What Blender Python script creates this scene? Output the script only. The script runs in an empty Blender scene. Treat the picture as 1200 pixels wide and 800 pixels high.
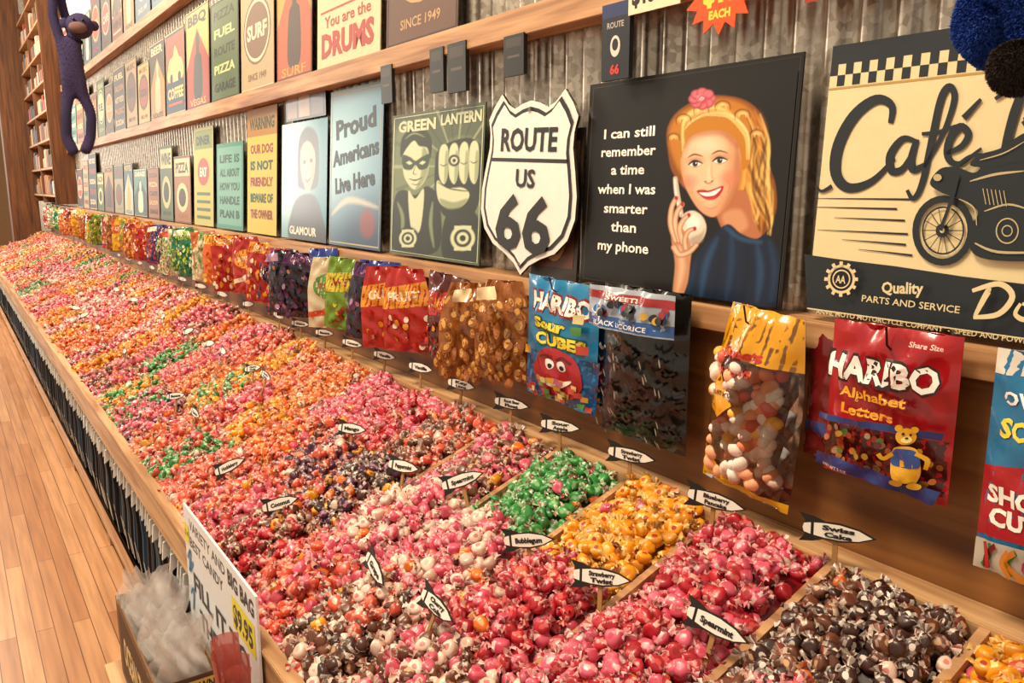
import bpy, bmesh, math, random
import numpy as np
from mathutils import Vector, Matrix
random.seed(7); rng=np.random.default_rng(11)
S=bpy.context.scene
S.view_settings.view_transform='Standard'
S.view_settings.exposure=0.0

def lin(c):
    if isinstance(c,str):
        c=c.lstrip('#')
        if len(c)==3: c=c[0]*2+c[1]*2+c[2]*2
        c=[int(c[i:i+2],16)/255 for i in (0,2,4)]
    return tuple((x/12.92 if x<=.04045 else ((x+.055)/1.055)**2.4) for x in c)
_m={}
def mat(col,rough=.5,metal=0.,noise=.12,scale=25,bump=0.,alpha=None,coat=0.,bscale=None,spec=.5):
    k=(col,rough,metal,noise,scale,bump,alpha,coat,bscale)
    if k in _m: return _m[k]
    m=bpy.data.materials.new('m_'+str(col).strip('#')); m.use_nodes=True
    nt=m.node_tree; b=nt.nodes['Principled BSDF']
    c=lin(col)
    b.inputs['Roughness'].default_value=rough; b.inputs['Metallic'].default_value=metal
    b.inputs['Coat Weight'].default_value=coat
    tc=nt.nodes.new('ShaderNodeTexCoord')
    n=nt.nodes.new('ShaderNodeTexNoise'); n.inputs['Scale'].default_value=scale; n.inputs['Detail'].default_value=4
    nt.links.new(tc.outputs['Object'],n.inputs['Vector'])
    mx=nt.nodes.new('ShaderNodeMix'); mx.data_type='RGBA'
    mx.inputs[6].default_value=tuple(x*(1-noise) for x in c)+(1,)
    mx.inputs[7].default_value=tuple(min(1,x*(1+noise)+noise*.02) for x in c)+(1,)
    nt.links.new(n.outputs['Fac'],mx.inputs[0]); nt.links.new(mx.outputs[2],b.inputs['Base Color'])
    if bump:
        n2=nt.nodes.new('ShaderNodeTexNoise'); n2.inputs['Scale'].default_value=bscale or scale*3; n2.inputs['Detail'].default_value=3
        nt.links.new(tc.outputs['Object'],n2.inputs['Vector'])
        bp=nt.nodes.new('ShaderNodeBump'); bp.inputs['Strength'].default_value=bump; bp.inputs['Distance'].default_value=.01
        nt.links.new(n2.outputs['Fac'],bp.inputs['Height']); nt.links.new(bp.outputs['Normal'],b.inputs['Normal'])
    if alpha is not None: b.inputs['Alpha'].default_value=alpha
    _m[k]=m; return m
def wood(name,c1,c2,rough=.5,axis='Y',sc=9):
    m=bpy.data.materials.new(name); m.use_nodes=True; nt=m.node_tree; b=nt.nodes['Principled BSDF']
    tc=nt.nodes.new('ShaderNodeTexCoord'); mp=nt.nodes.new('ShaderNodeMapping')
    s=[sc*4,sc*4,sc*4]; s['XYZ'.index(axis)]=sc*.22; mp.inputs['Scale'].default_value=s
    n=nt.nodes.new('ShaderNodeTexNoise'); n.inputs['Scale'].default_value=1; n.inputs['Detail'].default_value=6; n.inputs['Distortion'].default_value=.6
    cr=nt.nodes.new('ShaderNodeValToRGB'); cr.color_ramp.elements[0].color=lin(c1)+(1,); cr.color_ramp.elements[1].color=lin(c2)+(1,)
    cr.color_ramp.elements[0].position=.3; cr.color_ramp.elements[1].position=.68
    nt.links.new(tc.outputs['Object'],mp.inputs[0]); nt.links.new(mp.outputs[0],n.inputs['Vector'])
    nt.links.new(n.outputs['Fac'],cr.inputs[0]); nt.links.new(cr.outputs[0],b.inputs['Base Color'])
    b.inputs['Roughness'].default_value=rough
    bp=nt.nodes.new('ShaderNodeBump'); bp.inputs['Strength'].default_value=.15; bp.inputs['Distance'].default_value=.003
    nt.links.new(n.outputs['Fac'],bp.inputs['Height']); nt.links.new(bp.outputs['Normal'],b.inputs['Normal'])
    return m
W_PALE=wood('wood_pale','#a06c40','#e0b684',.5)
W_RAIL=wood('wood_rail','#8e5e36','#d4a272',.5)
W_BACK=wood('wood_back','#5c3416','#9a6430',.5,sc=5)
W_DARK=wood('wood_dark','#4a2a16','#84522c',.5,'Z')
W_Z=wood('wood_z','#8a5a2e','#c89a62',.5,'Z')

def empty(name):
    e=bpy.data.objects.new(name,None); S.collection.objects.link(e); return e
def addobj(name,me,mats=(),parent=None):
    for m in mats: me.materials.append(m)
    o=bpy.data.objects.new(name,me); S.collection.objects.link(o)
    if parent: o.parent=parent
    return o
def box(name,x0,x1,y0,y1,z0,z1,m,parent=None,bevel=.002):
    bm=bmesh.new(); bmesh.ops.create_cube(bm,size=1)
    for v in bm.verts: v.co=Vector(((x0+x1)/2+v.co.x*(x1-x0),(y0+y1)/2+v.co.y*(y1-y0),(z0+z1)/2+v.co.z*(z1-z0)))
    if bevel: bmesh.ops.bevel(bm,geom=bm.edges[:],offset=bevel,segments=2,affect='EDGES')
    me=bpy.data.meshes.new(name); bm.to_mesh(me); bm.free()
    return addobj(name,me,[m],parent)
def npmesh(name,V,loops,totals,mats,facecols=None,matidx=None,parent=None,smooth=False,pointcols=None):
    me=bpy.data.meshes.new(name)
    V=np.asarray(V,dtype=np.float32); loops=np.asarray(loops,dtype=np.int32); totals=np.asarray(totals,dtype=np.int32)
    me.vertices.add(len(V)); me.vertices.foreach_set('co',V.ravel())
    me.loops.add(len(loops)); me.loops.foreach_set('vertex_index',loops)
    me.polygons.add(len(totals)); st=np.concatenate([[0],np.cumsum(totals)[:-1]]).astype(np.int32)
    me.polygons.foreach_set('loop_start',st)
    if matidx is not None: me.polygons.foreach_set('material_index',np.asarray(matidx,dtype=np.int32))
    me.polygons.foreach_set('use_smooth',np.full(len(totals),smooth))
    me.update(calc_edges=True)
    if facecols is not None:
        a=me.attributes.new('Col','FLOAT_COLOR','FACE')
        fc=np.ones((len(totals),4),dtype=np.float32); fc[:,:3]=facecols; a.data.foreach_set('color',fc.ravel())
    if pointcols is not None:
        a=me.attributes.new('Col','FLOAT_COLOR','POINT')
        fc=np.ones((len(V),4),dtype=np.float32); fc[:,:3]=pointcols; a.data.foreach_set('color',fc.ravel())
    return addobj(name,me,mats,parent)
def colmat(name,rough=.35,coat=.2,spec=.5,trans=0.):
    m=bpy.data.materials.new(name); m.use_nodes=True; nt=m.node_tree; b=nt.nodes['Principled BSDF']
    a=nt.nodes.new('ShaderNodeAttribute'); a.attribute_name='Col'
    nt.links.new(a.outputs['Color'],b.inputs['Base Color']); b.inputs['Roughness'].default_value=rough
    b.inputs['Coat Weight'].default_value=coat; b.inputs['Coat Roughness'].default_value=.15
    return m

# ---------------- 2D art on real surfaces
_g={}
def glyph(s,bold):
    k=(s,bold)
    if k in _g: return _g[k]
    cu=bpy.data.curves.new('t','FONT'); cu.body=s; cu.size=1; cu.offset=bold; cu.resolution_u=2
    o=bpy.data.objects.new('t',cu); S.collection.objects.link(o)
    dg=bpy.context.evaluated_depsgraph_get(); dg.update()
    e=o.evaluated_get(dg); me=e.to_mesh()
    vs=[(v.co.x,v.co.y) for v in me.vertices]; fs=[tuple(p.vertices) for p in me.polygons]
    e.to_mesh_clear(); bpy.data.objects.remove(o); bpy.data.curves.remove(cu)
    xs=[v[0] for v in vs] or [0,1]; x0,x1=min(xs),max(xs)
    vs=[((x-x0)/(x1-x0)-.5,y/.73-.5) for x,y in vs]
    _g[k]=(vs,fs); return _g[k]
def catmull(P,closed=True,n=6):
    P=[Vector((p[0],p[1])) for p in P]; N=len(P); out=[]
    rngi=range(N) if closed else range(N-1)
    for i in rngi:
        if closed: a,b,c,d=P[i-1],P[i],P[(i+1)%N],P[(i+2)%N]
        else: a,b,c,d=P[max(i-1,0)],P[i],P[i+1],P[min(i+2,N-1)]
        for k in range(n):
            t=k/n
            out.append(.5*((2*b)+(c-a)*t+(2*a-5*b+4*c-d)*t*t+(3*b-a-3*c+d)*t**3))
    if not closed: out.append(P[-1])
    return [(p.x,p.y) for p in out]
UNIT=((0,0),(100,0),(100,100),(0,100))
class Art:
    def __init__(s,name,O,W,H,quad=UNIT,base='#ffffff',thick=.004,alpha=0.,roll=0.,lean=0.,curve=None,step=.00015,parent=None,rough=.4,coat=.1,edge=None,pinch=0.):
        s.name=name; s.O=Vector(O); s.W=W; s.H=H; s.curve=curve; s.step=step; s.parent=parent; s.rough=rough; s.coat=coat; s.pinch=pinch
        r=Vector((math.sin(alpha),-math.cos(alpha),0)); up=Vector((0,0,1)); n=r.cross(up)
        up2=up*math.cos(lean)-n*math.sin(lean); n=r.cross(up2)
        r2=r*math.cos(roll)+up2*math.sin(roll); up3=n.cross(r2)
        s.r=r2; s.up=up3; s.n=n
        src=list(quad); dst=[(0,1),(1,1),(1,0),(0,0)]
        A=[];B=[]
        for (x,y),(u,v) in zip(src,dst):
            A.append([x,y,1,0,0,0,-u*x,-u*y]); B.append(u)
            A.append([0,0,0,x,y,1,-v*x,-v*y]); B.append(v)
        s.h=np.linalg.solve(np.array(A,float),np.array(B,float))
        s.V=[];s.F=[];s.M=[];s.mats=[];s.l=0.
        if base:
            e=edge or base
            if curve is None:
                i=s.addv([(0,0,0),(1,0,0),(1,1,0),(0,1,0),(0,0,-thick),(1,0,-thick),(1,1,-thick),(0,1,-thick)])
                for f,c in (((0,1,2,3),base),((7,6,5,4),e),((0,4,5,1),e),((1,5,6,2),e),((2,6,7,3),e),((3,7,4,0),e)):
                    s.F.append([i+k for k in f]); s.M.append(s.mi(c))
            else:
                nu,nv=20,26
                i=s.addv([(a/nu,b/nv,0) for b in range(nv+1) for a in range(nu+1)])
                for b in range(nv):
                    for a in range(nu):
                        q=i+b*(nu+1)+a; s.F.append([q,q+1,q+nu+2,q+nu+1]); s.M.append(s.mi(base))
        s.back=base if curve else None
    def mi(s,c):
        if c not in s.mats: s.mats.append(c)
        return s.mats.index(c)
    def addv(s,L):
        i=len(s.V); s.V+=L; return i
    def map(s,x,y):
        h=s.h; d=h[6]*x+h[7]*y+1
        return ((h[0]*x+h[1]*y+h[2])/d,(h[3]*x+h[4]*y+h[5])/d)
    def up_(s): s.l+=s.step
    def poly(s,c,pts,smooth=False,same=False):
        if smooth: pts=catmull(pts)
        if not same: s.up_()
        i=s.addv([s.map(*p)+(s.l,) for p in pts]); s.F.append(list(range(i,i+len(pts)))); s.M.append(s.mi(c))
    def slab(s,c,pts,t,smooth=False,edge=None,off=0.):
        if smooth: pts=catmull(pts)
        n=len(pts); i=s.addv([s.map(*p)+(s.l+off,) for p in pts]+[s.map(*p)+(s.l+off-t,) for p in pts])
        s.F.append(list(range(i,i+n))); s.M.append(s.mi(c)); s.F.append(list(range(i+2*n-1,i+n-1,-1))); s.M.append(s.mi(edge or c))
        for k in range(n):
            k2=(k+1)%n; s.F.append([i+k,i+n+k,i+n+k2,i+k2]); s.M.append(s.mi(edge or c))
    def rect(s,c,x0,y0,x1,y1,same=False): s.poly(c,[(x0,y0),(x1,y0),(x1,y1),(x0,y1)],same=same)
    def ell(s,c,cx,cy,rx,ry,rot=0,n=20,same=False):
        cr,sr=math.cos(rot),math.sin(rot)
        s.poly(c,[(cx+rx*math.cos(t)*cr-ry*math.sin(t)*sr,cy+rx*math.cos(t)*sr+ry*math.sin(t)*cr) for t in [2*math.pi*k/n for k in range(n)]],same=same)
    def rib(s,c,pts,w0,w1=None,smooth=True,closed=False,wm=None):
        if w1 is None: w1=w0
        if smooth: pts=catmull(pts,closed,5)
        if closed: pts=pts+[pts[0]]
        s.up_(); L=[];R=[];n=len(pts)
        for k,(x,y) in enumerate(pts):
            a=pts[max(k-1,0)];b=pts[min(k+1,n-1)]; dx,dy=b[0]-a[0],b[1]-a[1]; d=math.hypot(dx,dy) or 1
            t=k/(n-1); w=(w0+(w1-w0)*t)
            if wm: w=w+(wm-w)*math.sin(math.pi*t)
            w/=2
            L.append((x-dy/d*w,y+dx/d*w)); R.append((x+dy/d*w,y-dx/d*w))
        i=s.addv([s.map(*p)+(s.l,) for p in L+R])
        for k in range(n-1):
            s.F.append([i+k,i+k+1,i+n+k+1,i+n+k]); s.M.append(s.mi(c))
    def ring(s,c,cx,cy,rx,ry,w,n=28):
        s.rib(c,[(cx+rx*math.cos(2*math.pi*k/n),cy+ry*math.sin(2*math.pi*k/n)) for k in range(n)],w,closed=True,smooth=False)
    def text(s,c,t,cx,cy,w,h,bold=0.,rot=0.):
        vs,fs=glyph(t,bold); uc,vc=s.map(cx,cy)
        du=(s.map(cx+w/2,cy)[0]-s.map(cx-w/2,cy)[0])*s.W; dv=(s.map(cx,cy-h/2)[1]-s.map(cx,cy+h/2)[1])*s.H
        s.up_(); cr,sr=math.cos(rot),math.sin(rot); L=[]
        for x,y in vs:
            a,b=x*du,y*dv; L.append((uc+(a*cr-b*sr)/s.W,vc+(a*sr+b*cr)/s.H,s.l))
        i=s.addv(L)
        for f in fs: s.F.append([i+k for k in f]); s.M.append(s.mi(c))
    def warp(s,x,y):
        if s.pinch and s.curve:
            v=y/s.H; k=1-s.pinch*max(0,(v-.5)/.5)**1.4; x=s.W*.5+(x-s.W*.5)*k
        return x
    def done(s):
        me=bpy.data.meshes.new(s.name)
        me.from_pydata([(u*s.W,v*s.H,l) for u,v,l in s.V],[],s.F)
        me.polygons.foreach_set('material_index',s.M)
        bm=bmesh.new(); bm.from_mesh(me)
        if s.curve:
            bmesh.ops.triangulate(bm,faces=[f for f in bm.faces if len(f.verts)>4])
            for _ in range(4):
                E=[e for e in bm.edges if e.calc_length()>.014]
                if not E: break
                bmesh.ops.subdivide_edges(bm,edges=E,cuts=1)
                bmesh.ops.triangulate(bm,faces=[f for f in bm.faces if len(f.verts)>4])
        for v in bm.verts:
            x,y,l=v.co; c=s.curve(x/s.W,y/s.H) if s.curve else 0
            v.co=s.O+s.r*s.warp(x,y)+s.up*y+s.n*(l+c)
        if s.curve:
            for f in bm.faces: f.smooth=True
            nu,nv=8,10; g=[[None]*(nu+1) for _ in range(nv+1)]
            for b in range(nv+1):
                for a in range(nu+1):
                    u,v_=a/nu,b/nv
                    g[b][a]=bm.verts.new(s.O+s.r*s.warp(u*s.W,v_*s.H)+s.up*(v_*s.H)-s.n*(s.curve(u,v_)*.8+.0005))
            for b in range(nv):
                for a in range(nu):
                    f=bm.faces.new((g[b][a],g[b+1][a],g[b+1][a+1],g[b][a+1])); f.material_index=s.mi(s.back or s.mats[0])
        bm.to_mesh(me); bm.free()
        mats=[mat(c,s.rough,0,.06,40,0.,None,s.coat) if isinstance(c,str) else c for c in s.mats]
        return addobj(s.name,me,mats,s.parent)
def uv(A,u,v):
    h=A.h; M=np.array([[h[0]-u*h[6],h[1]-u*h[7]],[h[3]-v*h[6],h[4]-v*h[7]]]); return tuple(np.linalg.solve(M,np.array([u-h[2],v-h[5]])))
def urect(A,c,u0,v0,u1,v1,same=False): A.poly(c,[uv(A,u0,v0),uv(A,u1,v0),uv(A,u1,v1),uv(A,u0,v1)],same=same)
class Paint:
    "airbrushed artwork stored as vertex colours on a fine grid lying on the sign's face"
    def __init__(s,A,u0,v0,u1,v1,nu,nv,bg):
        s.A=A; U,V=np.meshgrid(np.linspace(u0,u1,nu),np.linspace(v0,v1,nv)); s.U,s.V=U.ravel(),V.ravel(); s.nu,s.nv=nu,nv
        h=A.h; a=h[0]-s.U*h[6]; b=h[1]-s.U*h[7]; c=h[3]-s.V*h[6]; d=h[4]-s.V*h[7]; e=s.U-h[2]; f=s.V-h[5]; D=a*d-b*c
        s.X=(e*d-b*f)/D; s.Y=(a*f-e*c)/D; s.C=np.tile(np.array(lin(bg)),(len(s.U),1))
    def _mix(s,idx,m,c):
        m=np.clip(m,0,1)[:,None]; s.C[idx]=s.C[idx]*(1-m)+np.array(lin(c))*m
    def _segd(s,x,y,P,Q):
        dx,dy=Q[:,0]-P[:,0],Q[:,1]-P[:,1]; L=dx*dx+dy*dy+1e-9
        t=np.clip(((x[:,None]-P[:,0])*dx+(y[:,None]-P[:,1])*dy)/L,0,1)
        return np.hypot(x[:,None]-P[:,0]-t*dx,y[:,None]-P[:,1]-t*dy),t
    def blob(s,c,pts,soft=1.,a=1.,smooth=True):
        P=np.array(catmull(pts) if smooth else pts); Q=np.roll(P,-1,0); m=soft+2
        idx=np.where((s.X>P[:,0].min()-m)&(s.X<P[:,0].max()+m)&(s.Y>P[:,1].min()-m)&(s.Y<P[:,1].max()+m))[0]; x,y=s.X[idx],s.Y[idx]
        d,_=s._segd(x,y,P,Q); d=d.min(1)
        cr=((P[:,1]>y[:,None])!=(Q[:,1]>y[:,None]))&(x[:,None]<(Q[:,0]-P[:,0])*(y[:,None]-P[:,1])/(Q[:,1]-P[:,1]+1e-9)+P[:,0])
        sd=np.where(cr.sum(1)%2==1,d,-d); s._mix(idx,a*np.clip(sd/soft+.5,0,1),c)
    def ell(s,c,cx,cy,rx,ry,soft=.3,a=1.):
        r=np.hypot((s.X-cx)/rx,(s.Y-cy)/ry); idx=np.where(r<1+soft)[0]; s._mix(idx,a*np.clip((1-r[idx])/max(soft,1e-3)+.5,0,1),c)
    def line(s,c,pts,w0,wm=None,soft=.8,a=1.,w1=None):
        P=np.array(catmull(pts,False,5)); n=len(P); w1=w0 if w1 is None else w1
        t=np.linspace(0,1,n); W=w0+(w1-w0)*t
        if wm: W=W+(wm-W)*np.sin(np.pi*t)
        m=W.max()+2; idx=np.where((s.X>P[:,0].min()-m)&(s.X<P[:,0].max()+m)&(s.Y>P[:,1].min()-m)&(s.Y<P[:,1].max()+m))[0]; x,y=s.X[idx],s.Y[idx]
        d,tt=s._segd(x,y,P[:-1],P[1:]); k=d.argmin(1); r=np.arange(len(x)); w=W[k]+(W[k+1]-W[k])*tt[r,k]
        s._mix(idx,a*np.clip((w/2-d[r,k])/soft+.5,0,1),c)
    def done(s,name,parent,m):
        A=s.A; l=A.l+.0004
        V=np.array(A.O)[None,:]+np.outer(s.U*A.W,np.array(A.r))+np.outer(s.V*A.H,np.array(A.up))+np.array(A.n)[None,:]*l
        i=(np.arange(s.nv-1)[:,None]*s.nu+np.arange(s.nu-1)[None,:]).ravel()
        npmesh(name,V,np.stack([i,i+1,i+1+s.nu,i+s.nu],1).ravel(),np.full(len(i),4),[m],parent=parent,pointcols=s.C)

# ---------------- room
def floor_mat():
    m=bpy.data.materials.new('plank_floor'); m.use_nodes=True; nt=m.node_tree; b=nt.nodes['Principled BSDF']
    tc=nt.nodes.new('ShaderNodeTexCoord'); mp=nt.nodes.new('ShaderNodeMapping'); mp.inputs['Rotation'].default_value=(0,0,math.pi/2)
    br=nt.nodes.new('ShaderNodeTexBrick'); br.inputs['Scale'].default_value=1; br.inputs['Brick Width'].default_value=1.3; br.inputs['Row Height'].default_value=.06
    br.inputs['Mortar Size'].default_value=.0016; br.inputs['Color1'].default_value=lin('#b87a4a')+(1,); br.inputs['Color2'].default_value=lin('#d8a070')+(1,); br.inputs['Mortar'].default_value=lin('#6a3a1c')+(1,)
    mp2=nt.nodes.new('ShaderNodeMapping'); mp2.inputs['Scale'].default_value=(40,2,1)
    n=nt.nodes.new('ShaderNodeTexNoise'); n.inputs['Scale'].default_value=1; n.inputs['Detail'].default_value=5
    mx=nt.nodes.new('ShaderNodeMix'); mx.data_type='RGBA'; mx.blend_type='MULTIPLY'; mx.inputs[0].default_value=.5
    cr=nt.nodes.new('ShaderNodeValToRGB'); cr.color_ramp.elements[0].position=.3; cr.color_ramp.elements[0].color=(.4,.3,.23,1); cr.color_ramp.elements[1].position=.6
    L=nt.links.new
    L(tc.outputs['Object'],mp.inputs[0]); L(mp.outputs[0],br.inputs['Vector']); L(tc.outputs['Object'],mp2.inputs[0]); L(mp2.outputs[0],n.inputs['Vector'])
    L(n.outputs['Fac'],cr.inputs[0]); L(br.outputs['Color'],mx.inputs[6]); L(cr.outputs[0],mx.inputs[7]); L(mx.outputs[2],b.inputs['Base Color'])
    b.inputs['Roughness'].default_value=.3
    return m
box('floor',-6,2,-3,22,-.1,0,floor_mat(),bevel=0)
def metal_mat():
    m=bpy.data.materials.new('galvanized'); m.use_nodes=True; nt=m.node_tree; b=nt.nodes['Principled BSDF']
    tc=nt.nodes.new('ShaderNodeTexCoord'); v=nt.nodes.new('ShaderNodeTexVoronoi'); v.inputs['Scale'].default_value=70
    n=nt.nodes.new('ShaderNodeTexNoise'); n.inputs['Scale'].default_value=6; n.inputs['Detail'].default_value=5
    cr=nt.nodes.new('ShaderNodeValToRGB'); cr.color_ramp.elements[0].color=lin('#8a7c6c')+(1,); cr.color_ramp.elements[1].color=lin('#e8dccc')+(1,)
    mx=nt.nodes.new('ShaderNodeMix'); mx.data_type='FLOAT'; mx.inputs[0].default_value=.5
    sp=nt.nodes.new('ShaderNodeSeparateColor'); L=nt.links.new
    L(tc.outputs['Object'],v.inputs['Vector']); L(tc.outputs['Object'],n.inputs['Vector']); L(v.outputs['Color'],sp.inputs[0])
    L(sp.outputs[0],mx.inputs[2]); L(n.outputs['Fac'],mx.inputs[3]); L(mx.outputs[0],cr.inputs[0]); L(cr.outputs[0],b.inputs['Base Color'])
    b.inputs['Metallic'].default_value=.75; b.inputs['Roughness'].default_value=.32
    return m
ys=np.arange(-.6,17.6,.068/10)
ph=(ys/.068)%1
prof=np.clip(np.sin(ph*2*np.pi)*1.5,-1,1)*.009
xw=1.335+prof
V=np.concatenate([np.stack([xw,ys,np.full_like(ys,z)],1) for z in (0.,5.2)])
n=len(ys); k=np.arange(n-1)
npmesh('wall_right',V,np.stack([k,k+1,k+1+n,k+n],1).ravel(),np.full(n-1,4),[metal_mat()],smooth=True)
box('wall_far',.8,2,18.6,18.8,0,5.2,mat('#8a6a48',.8),bevel=0)
box('trim_1',1.232,1.34,-.5,13.5,1.320,1.3655,W_RAIL)
for j,z in enumerate((1.975,2.655)):
    box('trim_%d'%(j+2),1.25,1.32,-.5,13.5,z,z+.068,W_RAIL)
box('wall_board_right',1.262,1.32,-.5,13.5,.6,1.320,W_BACK)

# ---------------- posters
XB=1.262
def poster(name,Yl,Yr,z0,z1,quad=UNIT,base='#ffffff',lean=.06,**k):
    return Art(name,(XB,Yl,z0),Yl-Yr,(z1-z0),quad,base,lean=lean,**k)
# -- woman poster
BG='#110d0b'
A=poster('vintage_woman_tin_sign',1.545,.957,1.375,1.835,((690,97),(932,65),(905,350),(680,320)),BG,lean=.05,rough=.32)
A.rib('#4a3e34',[(694,101),(928,70),(902,346),(684,317)],.7,smooth=False,closed=True)
for t,cx,cy,w in (('I can still',735,152,58),('remember',734,173,62),('a time',734,194,38),('when I was',732,216,66),('smarter',732,238,50),('than',730,259,29),('my phone',729,281,58)):
    A.text('#fdf5ea',t,cx,cy,w,11.5,.022)
P=Paint(A,.416,.006,.985,.93,230,270,BG)
P.blob('#8a4c14',[(781,178),(779,152),(787,134),(802,122),(824,113),(848,113),(870,120),(886,136),(893,160),(892,186),(900,212),(901,240),(890,264),(872,275),(852,270),(846,255),(820,236),(796,212),(785,196)],2)
P.blob('#c47c22',[(784,174),(782,152),(790,136),(806,125),(828,117),(850,117),(870,126),(882,142),(887,165),(886,190),(894,214),(893,240),(882,260),(866,264),(856,250),(840,230),(800,205)],5,.9)
rs=random.Random(4)
for k in range(52):
    x0=862+rs.uniform(-8,22); y0=134+rs.uniform(-8,40); q_=rs.uniform(1.6,2.6)
    pts=[(x0+6*math.sin(t*q_)+t*5-max(0,t-3)*4,y0+t*rs.uniform(24,30)) for t in range(5)]
    pts=[(min(max(x,857),897-abs(y-235)*.06),min(y,268)) for x,y in pts]
    P.line(rs.choice(['#e8b04c','#f8d480','#d89030','#6a380c','#985814','#e0a040','#542a08','#eec060']),pts,.5,rs.uniform(1.6,4.5),2.2,.7)
P.blob('#b87048',[(836,234),(866,218),(876,250),(884,272),(858,270),(842,262)],2)
P.blob('#dca076',[(842,244),(862,240),(870,258),(858,266),(846,260)],5,.7)
face=[(801,156),(814,148),(832,146),(850,152),(860,168),(862,192),(857,216),(847,236),(835,247),(826,247),(815,239),(804,222),(797,203),(795,180)]
P.blob('#dfa278',face,1.6)
P.blob('#f2c69e',[(803,158),(818,152),(836,153),(846,166),(846,190),(842,214),(832,234),(824,236),(812,222),(803,202),(800,180)],9,.95)
P.blob('#b46c44',[(858,166),(864,196),(858,222),(846,240),(836,248),(844,232),(852,212),(854,190)],6,.75)
P.blob('#a8603a',[(800,152),(830,142),(860,158),(858,172),(840,158),(812,160),(799,172)],5,.6)
P.ell('#e4806a',806,208,8,7,1.,.55); P.ell('#de7a60',848,205,9,8,1.,.6); P.ell('#fadcc0',824,168,12,7,1.,.6); P.ell('#fadabc',827,200,2.5,8,1.,.6)
for ex,ey,w in ((811.5,189,6.4),(839,185.5,7)):
    P.ell('#a8643e',ex,ey-3.5,w+2.5,4.5,.9,.6)
    P.blob('#fdf4ec',[(ex-w,ey+.8),(ex-1,ey-3.2),(ex+w,ey-.2),(ex,ey+2.8)],.8)
    P.ell('#4a3a2a',ex-.3,ey-.2,3.1,3.2,.25); P.ell('#0c0806',ex-.3,ey-.2,1.7,1.8,.3); P.ell('#ffffff',ex+.7,ey-1.3,.8,.8,.3)
    P.line('#1e0f08',[(ex-w-1.5,ey+.8),(ex-1,ey-3.8),(ex+w+1.5,ey-1)],1,2.4,.7); P.line('#9a5a38',[(ex-w,ey+2),(ex,ey+3.8),(ex+w,ey+1)],.3,.9,.8,.7)
    P.line('#7a4418',[(ex-w-2,ey-7.5),(ex-1,ey-11),(ex+w+2,ey-8.5)],.8,2.2,.9,.95)
P.line('#cf8c64',[(830,188),(829.5,200),(832,207)],.8,1.6,1.6,.6); P.line('#a85a3c',[(821.5,208.5),(826,210.8),(832,208)],.7,1.4,1,.9); P.ell('#7a3420',823,208.6,1.1,.8,.5); P.ell('#7a3420',830,208,1.1,.8,.5)
P.blob('#b81e24',[(813,219.5),(820,217.5),(826,218.5),(833,216.5),(843,213.5),(840,222.5),(833,228.5),(823,228.5)],.9)
P.blob('#fffaf4',[(816,220.8),(827,220.6),(840,216),(836,221.5),(831,224.4),(822,224.6)],.7); P.line('#d8423e',[(820,226.8),(828,227.8),(836,225)],.6,1.6,.9,.8)
P.line('#c07a54',[(822,237),(829,239),(837,236)],.4,1.6,1.4,.6); P.line('#b46a44',[(848,208),(850,214),(847,222)],.4,1.1,1,.6); P.line('#c07850',[(810,213),(808,219),(811,225)],.4,1,1,.5)
P.blob('#c07c20',[(795,182),(788,164),(790,146),(804,132),(826,124),(850,126),(868,138),(874,160),(873,186),(864,196),(862,178),(856,162),(842,152),(824,152),(808,157),(799,168)],1.8)
for k in range(34):
    a=rs.uniform(0,1); o=rs.uniform(-1,1)
    pts=[(796+a*3,176-a*10),(800+o*2,150-a*12),(822+o*3,136-a*10+o*3),(848+o*3,138-a*9+o*3),(866+a*5,158-a*6),(868+a*5,184)]
    i0=rs.randrange(0,3); P.line(rs.choice(['#f8d88c','#eebc58','#e0a43c','#6c380a','#8e5414','#f8e0a0','#f0c870']),pts[i0:i0+4],.4,rs.uniform(1.2,3.2),1.4,.65)
for cx,cy,r in ((798,140,9),(818,130,9),(842,126,9),(864,136,9),(787,160,7),(880,158,8)):
    for q in range(3): 
        rr_=r-q*2.4; P.line(['#6a380c','#e8b454','#f8dc94'][q],[(cx+rr_*math.cos(t),cy+rr_*math.sin(t)*.8) for t in (2.6,3.6,4.6,5.6,6.6)],.6,2.4,1.4,.75)
P.blob('#0c1c34',[(795,341),(800,318),(812,292),(832,268),(848,256),(862,266),(878,272),(893,268),(905,292),(903,320),(901,346),(850,343)],1.6)
for p,c,w in (([(836,272),(824,300),(818,336)],'#2c5480',7),([(852,262),(852,300),(846,338)],'#20406a',6),([(880,278),(884,308),(880,340)],'#2a5078',7),([(894,276),(899,306),(895,340)],'#203e64',5),([(842,270),(838,302),(832,340)],'#060e1c',5),([(868,274),(870,306),(864,342)],'#060e1c',7),([(812,300),(806,322),(802,338)],'#1a365a',4),([(846,260),(862,272),(884,276)],'#3a6894',2.5)): P.line(c,p,1.5,w,6,.6)
P.line('#cdbba4',[(789,205),(791,222),(796,246)],5,6,1.2); P.line('#f2e8da',[(788.5,206),(790,222),(795,244)],2,2.5,1)
P.blob('#e6d6c2',[(797,248),(808,241),(819,247),(824,260),(819,274),(806,281),(796,272)],1.6); P.blob('#fff8ee',[(802,250),(811,246),(817,254),(812,262),(803,260)],5,.9); P.blob('#a08a74',[(806,272),(818,266),(822,262),(819,275),(808,280)],4,.7)
P.blob('#cc8c64',[(785,268),(798,262),(807,280),(806,300),(803,322),(796,337),(787,333),(789,300)],1.6); P.line('#f2bf98',[(794,282),(797,304),(792,330)],3,7,5,.8)
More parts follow.
